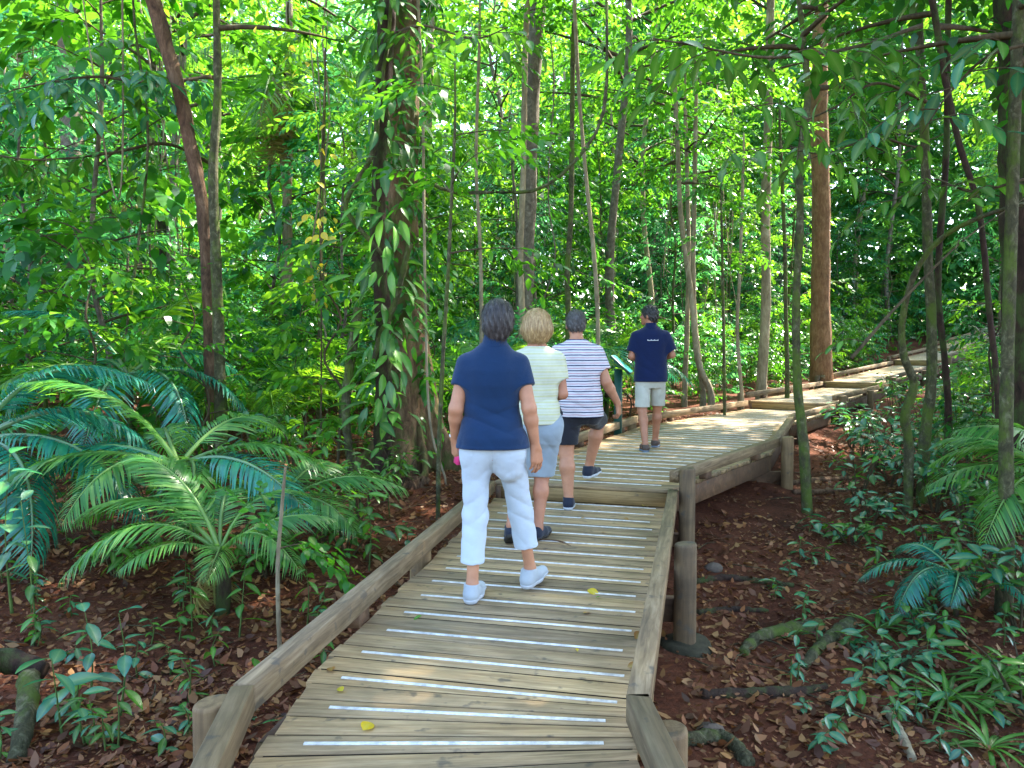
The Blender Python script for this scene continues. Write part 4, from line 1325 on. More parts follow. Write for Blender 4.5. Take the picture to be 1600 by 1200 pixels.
for u, v, h, keys, lab in ((560, 815, .7, ('near_long', 'near'), 'dark bushy shrub between the kerb rail and the climbing plant'), (500, 850, .6, ('near', 'near_long'), 'bushy shrub right of the low palm'),
                           (430, 800, .8, ('near_long', 'near'), 'bushy shrub behind the low palm'), (240, 830, .7, ('near', 'teal'), 'shrub in the shade left of the low palm'),
                           (620, 770, .6, ('near', 'near_long'), 'shrub against the buttress roots'), (470, 770, .9, ('near', 'near_long'), 'tall bushy shrub left of the climbing plant'),
                           (390, 770, .9, ('near', 'teal'), 'tall bushy shrub below the leaning dark trunk'), (120, 800, .8, ('teal', 'near'), 'shrub between the blue-green palm fronds'),
                           (40, 860, .7, ('teal', 'near'), 'shrub at the left edge under the blue-green palm'), (180, 900, .4, ('near', 'near_long'), 'low shrub left in the open litter'),
                           (420, 900, .4, ('near', 'near_long'), 'low shrub right of the low palm stem'), (540, 870, .45, ('near',), 'low shrub by the left kerb rail')):
    leafy_shrub('forest_shrub', gp(u, v), h, 7, 11, .16, keys, lab, 'near shrubs on the left', spread=.35)
i, lp_ = 0, []
while i < 46:
    u, v = random.uniform(-20, 690), random.uniform(790, 1190)
    p = gp(u, v)
    if lateral(p.x, p.y) > -1.05 - (.3 if p.y < 3.5 else 0):
        continue
    i += 1
    lp_.append(p)
for p, lab in zip(lp_, name_by_place([(p.x, p.y) for p in lp_], 'tiny seedling in the litter', [(0, 'at the left edge'), (130, 'around the fallen log'), (260, 'below the low palm'), (380, 'near the left corner post'),
                                                                (500, 'along the near left kerb rail'), (620, 'along the far left kerb rail')])):
    seedling('seedling', p, random.uniform(.08, .26), random.randint(5, 9), random.uniform(.07, .13), ('near', 'teal', 'near_long'), lab, 'tiny seedlings in the litter on the left')
# right of the walkway
RG = 'seedlings on the right forest floor'
for (u, v, h, n, s, keys, lab) in (
        (1262, 835, .22, 7, .19, ('teal',), 'blue-green rosette at the foot of the thin mossy trunk'),
        (1340, 790, .75, 16, .16, ('teal', 'near'), 'blue-leaved shrub right of the thin mossy trunk'),
        (1390, 760, .95, 20, .18, ('teal',), 'tall blue-leaved shrub beneath the forked trunk'),
        (1440, 720, 1.1, 22, .19, ('teal', 'near'), 'leafy shrub with shining blue leaves at the foot of the forked trunk'),
        (1500, 760, 1.2, 24, .20, ('teal', 'teal_long'), 'dense blue-green shrub right of the forked trunk'),
        (1555, 760, 1.3, 24, .22, ('teal', 'near'), 'dense shrub at the right edge behind the mottled stem'),
        (1460, 800, .8, 18, .18, ('teal_long', 'near'), 'mid-height shrub in front of the forked trunk'),
        (1350, 720, .9, 18, .16, ('near', 'teal'), 'green shrub beside the raised platform beams'),
        (1395, 680, 1.2, 22, .17, ('near', 'near_long'), 'green shrub leaning over the lower rail of the platform'),
        (1480, 690, 1.6, 26, .19, ('near', 'teal'), 'tall shrub half hiding the far boardwalk'),
        (1520, 860, .7, 18, .2, ('near', 'teal_long'), 'leafy plant under the dark green palm'),
        (1590, 900, .9, 18, .2, ('near',), 'dark leafy plant at the right edge under the palm'),
        (1230, 900, .14, 8, .11, ('teal',), 'low blue-green seedling in the litter near the moss-covered root'),
        (1215, 935, .12, 8, .10, ('teal', 'near'), 'low seedling beside the second post'),
        (1330, 1120, .16, 9, .12, ('teal',), 'blue-green seedling in the bottom right litter'),
        (1290, 1185, .14, 12, .10, ('teal',), 'blue-green leafy mat at the bottom edge right of the kerb rail'),
        (1340, 1100, .24, 10, .13, ('teal', 'near'), 'seedling with a whorl of blue leaves below the orange stick'),
        (1250, 1010, .12, 6, .11, ('teal', 'near'), 'small seedling between the roots'),
        (1370, 900, .28, 10, .16, ('near_long',), 'green broad-bladed seedling before the drooping palm seedling'),
        (1430, 960, .25, 9, .15, ('teal_long', 'near'), 'seedling right of the moss-covered root')):
    if h < .6:
        seedling('seedling', gp(u, v), h, n, s, keys, lab, RG)
    else:
        leafy_shrub('forest_shrub', gp(u, v), h * 1.15, 6, 11, s, keys, lab, 'near shrubs on the right')
for u, v, h, keys, lab in ((1330, 700, .8, ('teal', 'near'), 'blue-green shrub under the lower rail of the far platform'), (1375, 735, .9, ('teal',), 'blue-leaved shrub left of the crooked sapling'),
                           (1425, 775, .8, ('teal', 'teal_long'), 'blue-leaved shrub in front of the crooked sapling'), (1470, 745, 1.1, ('near', 'teal'), 'glossy shrub between the crooked sapling and the edge palm'),
                           (1530, 720, 1.4, ('teal', 'near'), 'tall glossy shrub left of the mottled edge stem'), (1585, 700, 1.6, ('near', 'near_long'), 'tall green shrub behind the mottled edge stem'),
                           (1410, 655, 1.2, ('near', 'teal'), 'green shrub below the middle of the far boardwalk'), (1505, 810, .7, ('teal_long', 'teal'), 'low blue shrub left of the edge palm stem'),
                           (1360, 820, .45, ('teal',), 'low blue-leaved plant right of the thin mossy trunk'), (1560, 840, .8, ('near', 'near_long'), 'dark shrub under the edge palm'),
                           (1450, 880, .55, ('teal', 'near'), 'low bushy plant left of the drooping palm seedling'), (1530, 930, .6, ('near', 'teal_long'), 'low bushy plant below the drooping palm seedling'),
                           (1595, 990, .8, ('near', 'teal'), 'bushy plant at the right edge in front of the mottled stem'), (1440, 1000, .35, ('teal', 'near'), 'low blue-green plant above the strap-leaved tufts'),
                           (1600, 1120, .5, ('near', 'near_long'), 'bushy plant at the right edge beside the strap-leaved tufts'), (1400, 1050, .25, ('teal',), 'very low blue-green plant left of the strap-leaved tufts'),
                           (1480, 950, .45, ('teal', 'near_long'), 'glossy low plant midway along the right bank'), (1330, 850, .3, ('teal', 'near'), 'low plant at the left end of the right bank')):
    leafy_shrub('forest_shrub', gp(u, v), h, 8 if h > .6 else 6, 13 if h > .6 else 9, .19 if h > .6 else .15, keys, lab, 'near shrubs on the right', spread=.5 if h > .6 else .3)
i, lp_ = 0, []
while i < 70:
    u, v = random.uniform(1080, 1640), random.uniform(740, 1195)
    p = gp(u, v)
    if lateral(p.x, p.y) < 1.3 or (u < 1200 and random.random() < .75):
        continue
    i += 1
    lp_.append(p)
for p, lab in zip(lp_, name_by_place([(p.x, p.y) for p in lp_], 'tiny seedling in the litter', [(1110, 'beside the second right-hand post'), (1190, 'around the mossy roots'), (1265, 'below the thin mossy trunk'),
                                                                (1340, 'near the orange stick'), (1420, 'below the crooked sapling'), (1500, 'around the strap-leaved tufts'), (1600, 'at the right edge')])):
    seedling('seedling', p, random.uniform(.06, .25), random.randint(5, 9), random.uniform(.07, .14), ('near', 'teal', 'teal_long', 'teal'), lab, 'tiny seedlings in the litter on the right')
# strap-leaved tufts bottom right
for u, v, n, s, lab in ((1480, 1105, 26, .34, 'tuft of strap-like green leaves at bottom right, left one of two'), (1560, 1075, 26, .38, 'tuft of strap-like green leaves at bottom right, right one of two'),
                        (1370, 990, 14, .24, 'small grassy tuft beside the moss-covered root'), (1545, 1180, 18, .28, 'grassy tuft at the bottom right corner')):
    e = empty('strap_leaf_plant', gp(u, v))
    for k in range(n):
        az = k * 2.399
        o = obj('leaf', NEAR['strap'], e)
        orient(o, (0, 0, 0.02), (math.cos(az), math.sin(az), random.uniform(.35, 1.5)), random.uniform(-.3, .3), s * random.uniform(.75, 1.15))
    tag(e, lab, 'plant', 'strap-leaved tufts')

# leafy boughs hanging into the top right, from trees beside the path
def bough(label, pts, r, leafkey, size, nleaf, twigs=6):
    P3 = [at(u, v, y) for u, v, y in pts]
    e = empty('leafy_bough', P3[0])
    o0 = Vector(P3[0])
    P = catmull([p - o0 for p in P3], 30)
    obj('branch', MB().add(*tube(P, [r, r * .6, r * .25], 7, .06)).mesh('branch', M['twig'], True), e)
    per = 7
    for k in range(max(2, nleaf // per)):
        t = .10 + .9 * ((k + random.random() * .6) / max(2, nleaf // per))
        j = min(int(t * 29), 28)
        p = P[j] + (P[j + 1] - P[j]) * (t * 29 - j)
        az = random.uniform(0, 6.28)
        d = np.array((math.cos(az), math.sin(az) * .8, random.uniform(-.55, .15)))
        ln = size * random.uniform(1.6, 2.9)
        Q = catmull([p, p + d * ln * .5 + (0, 0, .02), p + d * ln + (0, 0, -.25 * ln)], 8)
        obj('twig', MB().add(*tube(Q, [.005, .002], 4, 0, cap=False)).mesh('twig', M['twig'], True), e)
        for i in range(per):
            q = Q[1 + i]
            sd = (1 if i % 2 else -1) * (i < per - 1)
            w = np.array((-d[1], d[0], 0)) * sd
            o = obj('leaf', NEAR[leafkey if random.random() < .8 else 'near'], e)
            orient(o, q, d * .55 + w * .8 + np.array((0, 0, random.uniform(-.75, -.05))) + rng.normal(0, .15, 3), random.uniform(-.5, .5), size * random.uniform(.65, 1.05))
    return tag(e, label, 'branch')
bough('leafy bough with large hanging leaves across the top right', [(1440, 40, 6.2), (1330, 75, 6.0), (1200, 90, 5.8), (1080, 70, 5.7), (1020, 60, 5.7)], .018, 'near', .25, 75)
bough('second leafy bough below the topmost one at right', [(1450, 160, 6.4), (1370, 130, 6.2), (1300, 170, 6.1), (1230, 190, 6.0), (1150, 150, 6.0)], .014, 'near_long', .25, 55)
bough('leafy bough drooping in front of the orange-brown trunk', [(1430, 230, 7.2), (1360, 215, 7.1), (1290, 240, 7.0), (1200, 230, 7.0), (1110, 250, 7.0)], .012, 'near', .24, 50)
bough('leafy bough with shining leaves at the right edge', [(1600, 70, 5.4), (1540, 90, 5.4), (1480, 150, 5.5), (1440, 210, 5.6)], .014, 'teal', .24, 45)
bough('leafy bough across the right-hand clump of trunks', [(1600, 280, 6.5), (1520, 300, 6.6), (1450, 280, 6.7), (1390, 330, 6.8)], .012, 'near', .22, 45)
bough('leafy bough hanging over the left background', [(338, 260, 11), (260, 225, 10.6), (170, 240, 10.2), (60, 250, 10), (-20, 240, 10)], .03, 'near', .28, 110)
bough('leafy bough spreading at the top left', [(330, 120, 10), (240, 130, 9.6), (140, 120, 9.3), (20, 140, 9.0)], .03, 'teal', .28, 120)
bough('leafy bough left of the slim pale trunk', [(340, 420, 11.4), (290, 400, 11), (240, 420, 10.8), (170, 410, 10.6)], .02, 'near', .24, 60)
bough('leafy bough over the vine-covered trunk top', [(600, 60, 8.6), (660, 40, 8.3), (740, 60, 8.0), (800, 40, 8.0)], .02, 'near', .26, 70)
bough('bare-looking diagonal bough with few leaves at right', [(1330, 560, 6.6), (1400, 480, 6.7), (1500, 380, 6.8), (1600, 310, 7.0)], .018, 'near', .16, 10)

# leaf litter, twigs, roots, log, stones
def litter():
    n = 80000
    y = 1.6 + 15 * rng.random(n * 3) ** 1.5
    x = rng.uniform(-1, 1, n * 3) * (y * 0.78 + 1.0)
    keep = np.ones(len(x), bool)
    x, y = x[keep][:n * 2], y[keep][:n * 2]
    s = lateral(x, y)
    under = (s > -0.72) & (s < 0.80 + 0.6 * ((y > 8) & (y < 15)))
    dens = np.where(s > 0, 0.85, 1.0) * np.where(under, 0.25, 1.0)
    k = rng.random(len(x)) < dens
    x, y = x[k][:n], y[k][:n]
    m = len(x)
    z = ground(x, y) + rng.uniform(0.002, 0.028, m)
    a = rng.uniform(0, 6.283, m)
    d = np.stack([np.cos(a), np.sin(a), rng.normal(0, .3, m)], -1)
    up = np.stack([rng.normal(0, .5, m), rng.normal(0, .5, m), np.ones(m)], -1)
    v, t, r = scatter(leaf_lens(.50, -.22), np.stack([x, y, z], -1), d, up, 0.022 + 0.075 * rng.random(m) ** 2.0)
    o = obj('leaf_litter', np_mesh('leaf_litter', v, t, None, M['litter'], False, {'rnd': r}))
    tag(o, 'dead brown and tan leaves covering the forest floor', kind='stuff')
    mb = MB()
    for i in range(420):
        yy = 1.8 + 9 * random.random() ** 1.4
        xx = random.uniform(-1, 1) * (yy * .75 + .8)
        if abs(lateral(xx, yy)) < .85:
            continue
        aa, ln = random.uniform(0, 6.28), random.uniform(.08, .4)
        p = np.array([xx, yy, gz(xx, yy) + .015])
        dd = np.array([math.cos(aa), math.sin(aa), 0]) * ln
        mid = p + dd * .5 + np.array([random.gauss(0, .02), random.gauss(0, .02), .01])
        mb.add(*tube(catmull([p, mid, p + dd], 5), [random.uniform(.003, .008), .003], 4, .1, cap=False))
    o = obj('fallen_twigs', mb.mesh('fallen_twigs', M['twig'], True))
    tag(o, 'thin dead twigs lying scattered in the leaf litter', kind='stuff')
litter()

def ground_tube(name, label, pix, r, mat, lift=0.3, cat='root', group=None, seg=10):
    P = [gp(u, v) for u, v in pix]
    e0 = Vector(P[0])
    Q = catmull([p - e0 + Vector((0, 0, r[0] * lift)) for p in P], 26)
    Q[:, 2] += rng.normal(0, r[0] * .12, 26)
    o = obj(name, MB().add(*tube(Q, r, seg, .09)).mesh(name, M[mat], True))
    o.location = e0
    return tag(o, label, cat, group)
ground_tube('surface_root', 'moss-covered root curving out of the red soil, right of the second post', [(1160, 1025), (1185, 1000), (1225, 990), (1280, 982)], [.035, .05, .06], 'bark_green', .45)
ground_tube('surface_root', 'mossy root running beside the orange stick', [(1255, 1045), (1280, 1015), (1305, 995), (1330, 975)], [.03, .045, .05], 'bark_green', .45)
ground_tube('surface_root', 'dark thin root nearest the second post', [(1085, 912), (1130, 906), (1180, 910), (1240, 918)], [.025, .03, .02], 'bark_dark', .4)
ground_tube('surface_root', 'second dark root behind the second post bracket', [(1090, 960), (1140, 955), (1200, 958)], [.022, .028, .015], 'bark_dark', .4)
ground_tube('surface_root', 'long low root below the second post', [(1095, 1090), (1180, 1086), (1240, 1085), (1290, 1076)], [.03, .035, .02], 'bark_dark', .3)
ground_tube('surface_root', 'mossy root crossing the bottom edge right of the kerb', [(1060, 1165), (1130, 1160), (1170, 1200)], [.035, .04, .04], 'bark_green', .4)
ground_tube('surface_root', 'root stretching right under the raised platform', [(1235, 757), (1290, 752), (1340, 750)], [.035, .045, .03], 'bark_brown', .5)
ground_tube('surface_root', 'root in front of the root under the platform', [(1240, 772), (1300, 770), (1350, 764)], [.03, .035, .02], 'bark_brown', .5)
ground_tube('fallen_stick', 'orange-brown stick lying beside the mossy root', [(1300, 985), (1322, 1010), (1345, 1040)], [.014, .016, .012], 'bark_orange', 1.0, 'stick')
ground_tube('fallen_stick', 'yellowish broken palm sheath at the bottom right', [(1385, 1115), (1405, 1150), (1425, 1190)], [.02, .03, .022], 'bark_pale', .8, 'stick')
ground_tube('surface_root', 'knobbly root lump at the foot of the buttressed tree', [(620, 768), (645, 762), (668, 758)], [.09, .12, .07], 'bark_brown', .2)

def log(label, p3, r, mat='bark_dark'):
    o0 = Vector(p3[0])
    o = obj('fallen_log', MB().add(*tube(catmull([Vector(p) - o0 for p in p3], 18), r, 12, .07)).mesh('fallen_log', M[mat], True))
    o.location = o0
    return tag(o, label, 'log')
a_, b_ = gp(-60, 1140), gp(70, 1100)
log('dark fallen log propped at the bottom left corner', [(a_.x, a_.y, a_.z + .22), (b_.x - .25, b_.y, b_.z + .24), (b_.x, b_.y, b_.z + .18)], [.075, .07, .055])
c_ = gp(25, 1195)
log('mossy broken branch leaning on the dark fallen log', [(c_.x, c_.y, c_.z), ((b_.x + c_.x) / 2 - .02, (b_.y + c_.y) / 2, b_.z + .1), (b_.x - .02, b_.y - .1, b_.z + .2)], [.04, .05, .055], 'bark_green')

def stone(label, u, v, r):
    p = gp(u, v)
    n1, n2 = 9, 7
    vv, qq = [], []
    for i in range(n2 + 1):
        th = math.pi * i / n2
        for j in range(n1):
            ph = 2 * math.pi * j / n1
            k = 1 + .14 * math.sin(3 * ph + u) * math.sin(2 * th) + .08 * math.cos(5 * ph + v)
            vv.append((r * k * math.sin(th) * math.cos(ph), r * k * .8 * math.sin(th) * math.sin(ph), r * .65 * k * math.cos(th)))
    for i in range(n2):
        for j in range(n1):
            qq.append((i * n1 + j, (i + 1) * n1 + j, (i + 1) * n1 + (j + 1) % n1, i * n1 + (j + 1) % n1))
    o = obj('stone', MB().add(vv, None, qq).mesh('stone', M['stone'], True))
    o.location = (p.x, p.y, p.z + r * .1)
    return tag(o, label, 'stone')
stone('grey stone on the red soil right of the near kerb rail', 1108, 1150, .075)
stone('brown stone in the litter beside the second post', 1115, 890, .08)

# fallen leaves and a twig lying on the boards
for u, v, z, key, s, lab in ((518, 1049, 0, 'dead', .075, 'curled orange-brown leaf on the boards near the left kerb'), (979, 1043, 0, 'dead', .085, 'orange-brown leaf on the boards by the right kerb'),
                             (1000, 986, 0, 'dead', .09, 'orange leaf standing against the right kerb rail'), (917, 921, 0, 'yellow', .085, 'yellow leaf on the boards right of the walking woman'),
                             (931, 934, 0, 'near', .05, 'small dark leaf beside the yellow one'), (911, 958, 0, 'dead', .06, 'small brown leaf just nearer than the yellow one'),
                             (898, 1014, 0, 'yellow', .045, 'tiny pale leaf in the middle of the boards'), (566, 1142, 0, 'yellow', .085, 'pale yellow leaf on the nearest grip strip'),
                             (536, 1080, 0, 'yellow', .05, 'small yellow leaf touching a grip strip at left'), (660, 961, 0, 'near', .06, 'small green leaf on the boards left of the white shoe'),
                             (1004, 790, 0, 'yellow', .11, 'bright yellow leaf lying under the step'), (975, 809, 0, 'dead', .06, 'brown leaf near the step'),
                             (914, 809, 0, 'dead', .05, 'brown leaf by the dark trainer'), (946, 832, 0, 'dead', .05, 'small brown leaf in mid-deck'),
                             (408, 1132, 0, 'teal', .08, 'dull grey-green leaf at the left bend'), (1128, 672, Z2, 'dead', .07, 'brown leaf on the upper platform'),
                             (995, 682, Z2, 'dead', .06, 'brown leaf behind the guide')):
    p = onz(u, v, z + .012)
    e = obj('fallen_leaf', NEAR[key])
    orient(e, p, (random.uniform(-1, 1), random.uniform(-1, 1), random.uniform(-.1, .15)), random.uniform(-.4, .4), s)
    tag(e, lab, 'leaf', 'fallen leaves on the boards')
tw_ = MB()
p = onz(866, 848, .006)
for dx, dy, ln in ((-.09, .05, .0), (.06, -.05, .05), (.03, .02, .03)):
    tw_.add(*tube(catmull([(-.10, .06, .008), (dx * .3, dy * .3, .018), (dx + .05, dy - .02 - ln, .01)], 7), [.005, .003], 5, .1))
o = obj('fallen_twig', tw_.mesh('fallen_twig', M['bark_brown'], True))
o.location = p
tag(o, 'small brown twig on the boards at the second woman\'s foot', 'twig')

# interpretive sign beside the platform
def sign():
    x, y = 1.63, 11.4
    g = gz(x, y)
    e = empty('interpretive_sign', (x, y, g), math.radians(-14))
    tag(e, 'low lectern sign with slanted blue-green panel beside the platform', 'sign')
    green = mat_plain('sign_green', (0.012, 0.06, 0.045), .4, .5, 30, .15, .1)
    face = NT('sign_face')
    fv = face.coords((1, 1, 1), offs=False)
    cc = face.ramp(face.noise(fv, 5.0, 3), [(.35, (0.04, 0.26, 0.26)), (.6, (0.06, 0.36, 0.36))])
    face.set(cc, .18, .8)
    zt = 1.42 - g + (545 - 577) / F_PX * 11.4
    v, q = beam((0, -.055, zt), (0, .055, zt), .11, zt + .1, .01)
    v[:, 0] += -.05
    obj('post', np_mesh('post', v, None, q, green), e)
    # slanted panel: high edge away from the path, low edge over it
    ang = math.radians(-42)
    hw, hl, th = .19, .27, .018
    def slab(hw, hl, z0, z1, c):
        b = [(-hw, -hl, z0), (hw, -hl, z0), (hw, hl, z0), (-hw, hl, z0)]
        return chamfer_prism(b, [(x_, y_, z1) for x_, y_, _ in b], c)
    v, q = slab(hw, hl, -th, th, .004)
    pn = obj('panel', np_mesh('panel', v, None, q, green), e)
    pn.matrix_basis = Matrix.Translation((0.0, 0, zt + .07)) @ Matrix.Rotation(-ang, 4, 'Y')
    v, q = slab(hw - .012, hl - .012, th - .004, th + .003, .001)
    obj('face', np_mesh('face', v, None, q, face.m), pn)
sign()

# ------------------------------------------------------------------ people: each body is one skin grown from a distance field
class Field:
    """a distance field on a grid; shapes are blended in and the zero surface is meshed"""
    def __init__(self, lo, hi, h):
        self.lo, self.h = np.array(lo, float), h
        self.n = np.ceil((np.array(hi) - self.lo) / h).astype(int) + 1
        self.A = np.full(self.n, 1.0, np.float32)
    def win(self, lo, hi):
        a = np.clip(np.floor((np.asarray(lo) - self.lo) / self.h).astype(int) - 1, 0, self.n - 1)
        b = np.clip(np.ceil((np.asarray(hi) - self.lo) / self.h).astype(int) + 2, 1, self.n)
        ax = [self.lo[k] + self.h * np.arange(a[k], b[k]) for k in range(3)]
        return tuple(slice(a[k], b[k]) for k in range(3)), np.meshgrid(*ax, indexing='ij')
    def blend(self, sl, d, k):
        o = self.A[sl]
        if k > 0:
            hh = np.clip(0.5 + 0.5 * (o - d) / k, 0, 1)
            r = o * (1 - hh) + d * hh - k * hh * (1 - hh)
            r = np.where(np.abs(o - d) < k, r, np.minimum(o, d))
        else:
            r = np.minimum(o, d)
        self.A[sl] = r
    def cone(self, a, b, ra, rb, k=0.02, cut=None, flat=(1, 1, 1)):
        a, b = np.asarray(a, float), np.asarray(b, float)
        m = max(ra, rb) + k + 3 * self.h
        fl = np.asarray(flat, float)
        sl, (X, Y, Z) = self.win(np.minimum(a, b) - m * np.maximum(fl, 1), np.maximum(a, b) + m * np.maximum(fl, 1))
        if 0 in X.shape:
            return self
        d = b - a
        L2 = (d * d).sum() + 1e-12
        px, py, pz = X - a[0], Y - a[1], Z - a[2]
        t = np.clip((px * d[0] + py * d[1] + pz * d[2]) / L2, 0, 1)
        q = np.sqrt(((px - t * d[0]) / fl[0]) ** 2 + ((py - t * d[1]) / fl[1]) ** 2 + ((pz - t * d[2]) / fl[2]) ** 2)
        D = (q - (ra + (rb - ra) * t)) * fl.min()
        if cut is not None:                      # flat end: plane through point c with outward normal n
            c, nn = cut
            D = np.maximum(D, (X - c[0]) * nn[0] + (Y - c[1]) * nn[1] + (Z - c[2]) * nn[2])
        self.blend(sl, D, k)
        return self
    def ell(self, c, r, R=None, k=0.02):
        c, r = np.asarray(c, float), np.asarray(r, float)
        m = r.max() + k + 3 * self.h
        sl, (X, Y, Z) = self.win(c - m, c + m)
        P = np.stack([X - c[0], Y - c[1], Z - c[2]], -1)
        if R is not None:
            P = P @ np.asarray(R)
        q = np.sqrt(((P / r) ** 2).sum(-1)) + 1e-9
        q2 = np.sqrt(((P / (r * r)) ** 2).sum(-1)) + 1e-9
        self.blend(sl, q * (q - 1) / q2, k)
        return self
    def profile(self, zs, a, b, x0=None, y0=None, k=0.02, z0=None, z1=None, p=2.3):
        """a stack of rounded sections; a, b half width and half depth at heights zs"""
        zs = np.asarray(zs, float)
        x0 = np.zeros(len(zs)) if x0 is None else np.asarray(x0, float)
        y0 = np.zeros(len(zs)) if y0 is None else np.asarray(y0, float)
        mg = .05 + k * 1.3
        lo = (x0.min() - max(a) - mg, y0.min() - max(b) - mg, zs[0] - mg)
        hi = (x0.max() + max(a) + mg, y0.max() + max(b) + mg, zs[-1] + mg)
        sl, (X, Y, Z) = self.win(lo, hi)
        def f(v):
            # smooth interpolation through the given sections
            zz = np.linspace(zs[0], zs[-1], 200)
            c = np.interp(zz, zs, v)
            ker = np.hanning(15); ker /= ker.sum()
            c = np.convolve(np.pad(c, 7, mode='edge'), ker, 'valid')
            return np.interp(Z, zz, c)
        A, B = f(a), f(b)
        q = ((np.abs((X - f(x0)) / A)) ** p + (np.abs((Y - f(y0)) / B)) ** p) ** (1 / p)
        D = (q - 1) * np.minimum(A, B)
        D = np.maximum(D, np.maximum(zs[0] - Z, Z - zs[-1]))
        self.blend(sl, D, k)
        return self
    def cutz(self, zmin=None, zmax=None):
        Z = (self.lo[2] + self.h * np.arange(self.n[2]))[None, None, :]
        if zmin is not None:
            self.A = np.maximum(self.A, zmin - Z)
        if zmax is not None:
            self.A = np.maximum(self.A, Z - zmax)
        return self
    def plane(self, c, n):
        ax = [self.lo[k] + self.h * np.arange(self.n[k]) for k in range(3)]
        D = (ax[0][:, None, None] - c[0]) * n[0] + (ax[1][None, :, None] - c[1]) * n[1] + (ax[2][None, None, :] - c[2]) * n[2]
        self.A = np.maximum(self.A, D)
        return self
    def ripple(self, fn):
        near = np.abs(self.A) < 0.05
        I = np.argwhere(near)
        P = self.lo + I * self.h
        self.A[near] += fn(P[:, 0], P[:, 1], P[:, 2])
        return self
    def mesh(self, name, mat, smooth=2):
        A = self.A
        S = A < 0
        c = sum(S[i:S.shape[0] - 1 + i, j:S.shape[1] - 1 + j, k:S.shape[2] - 1 + k].astype(np.int8) for i in (0, 1) for j in (0, 1) for k in (0, 1))
        act = (c > 0) & (c < 8)
        ijk = np.argwhere(act)
        idx = np.full(act.shape, -1, np.int64)
        idx[act] = np.arange(len(ijk))
        acc, cnt = np.zeros((len(ijk), 3)), np.zeros(len(ijk))
        cor = [(i, j, k) for i in (0, 1) for j in (0, 1) for k in (0, 1)]
        val = {o: A[ijk[:, 0] + o[0], ijk[:, 1] + o[1], ijk[:, 2] + o[2]].astype(float) for o in cor}
        for p in cor:
            for ax in range(3):
                if p[ax] == 0:
                    q = list(p); q[ax] = 1; q = tuple(q)
                    va, vb = val[p], val[q]
                    m = (va < 0) != (vb < 0)
                    t = np.where(m, va / np.where(m, va - vb, 1), 0)
                    pt = np.tile(np.array(p, float), (len(ijk), 1))
                    pt[:, ax] += t
                    acc += pt * m[:, None]
                    cnt += m
        V = ijk + acc / cnt[:, None]
        quads = []
        for ax in range(3):
            sl0 = [slice(None)] * 3; sl1 = [slice(None)] * 3
            sl0[ax], sl1[ax] = slice(0, -1), slice(1, None)
            s0, s1 = S[tuple(sl0)], S[tuple(sl1)]
            E_ = np.argwhere(s0 != s1)
            b1, b2 = (ax + 1) % 3, (ax + 2) % 3
            ok = (E_[:, b1] > 0) & (E_[:, b2] > 0) & (E_[:, b1] < S.shape[b1] - 1) & (E_[:, b2] < S.shape[b2] - 1)
            E_ = E_[ok]
            flip = s0[tuple(E_.T)]
            def cell(d1, d2):
                e = E_.copy(); e[:, b1] -= d1; e[:, b2] -= d2
                return idx[tuple(e.T)]
            q = np.stack([cell(1, 1), cell(0, 1), cell(0, 0), cell(1, 0)], -1)
            quads.append(np.where(flip[:, None], q, q[:, ::-1]))
        Q = np.concatenate(quads)
        Q = Q[(Q >= 0).all(1)]
        e = np.concatenate([Q[:, [0, 1]], Q[:, [1, 2]], Q[:, [2, 3]], Q[:, [3, 0]]])
        n = len(V)
        deg = np.bincount(e[:, 0], minlength=n) + np.bincount(e[:, 1], minlength=n)
        for _ in range(smooth):
            s = np.stack([np.bincount(e[:, 0], V[e[:, 1], k], n) + np.bincount(e[:, 1], V[e[:, 0], k], n) for k in range(3)], -1)
            V = V * .45 + .55 * s / np.maximum(deg, 1)[:, None]
        return np_mesh(name, self.lo + V * self.h, None, Q, mat, True)

def mat_cloth(name, color, rough=.85, weave=500, var=.12, bump=.25):
    m = NT(name)
    v = m.coords((1, 1, 1), offs=False)
    c = m.mix(1.0, color, m.ramp(m.noise(v, 7, 4), [(.3, (1 - var,) * 3), (.7, (1 + var,) * 3)]), 'MULTIPLY') if isinstance(color, tuple) else color
    m.set(c, rough, .2)
    m.b.inputs["Sheen Weight"].default_value = .15
    h = m.math('ADD', m.noise(v, weave, 2), m.math('MULTIPLY', m.noise(m.coords((1, 1, 1.6), offs=False), 16, 4, .55, .8), 2.4))
    m.bump(h, bump, .006)
    return m

def mat_stripes(name, period, bands, base, warp=.006):
    """horizontal knitted stripes; bands: list of (position 0..1, colour) held until the next"""
    m = NT(name)
    v = m.coords((1, 1, 1), offs=False)
    sep = m.n("ShaderNodeSeparateXYZ")
    m.l(v, sep.inputs[0])
    w = m.math('MULTIPLY', m.math('SUBTRACT', m.noise(v, 6, 3), .5), warp * 2)
    f = m.math('FRACT', m.math('DIVIDE', m.math('ADD', sep.outputs[2], w), period))
    r = m.n("ShaderNodeValToRGB")
    r.color_ramp.interpolation = 'CONSTANT'
    el = r.color_ramp.elements
    while len(el) < len(bands):
        el.new(.5)
    for e_, (p, c) in zip(el, bands):
        e_.position, e_.color = p, (*c, 1)
    m.l(f, r.inputs[0])
    c = m.mix(1.0, r.outputs[0], m.ramp(m.noise(v, 9, 4), [(.3, (.88,) * 3), (.7, (1.06,) * 3)]), 'MULTIPLY')
    m.set(c, .85, .2)
    m.bump(m.math('ADD', m.noise(v, 450, 2), m.math('MULTIPLY', m.noise(m.coords((1, 1, 1.6), offs=False), 15, 4, .55, .8), 2.4)), .25, .006)
    return m.m

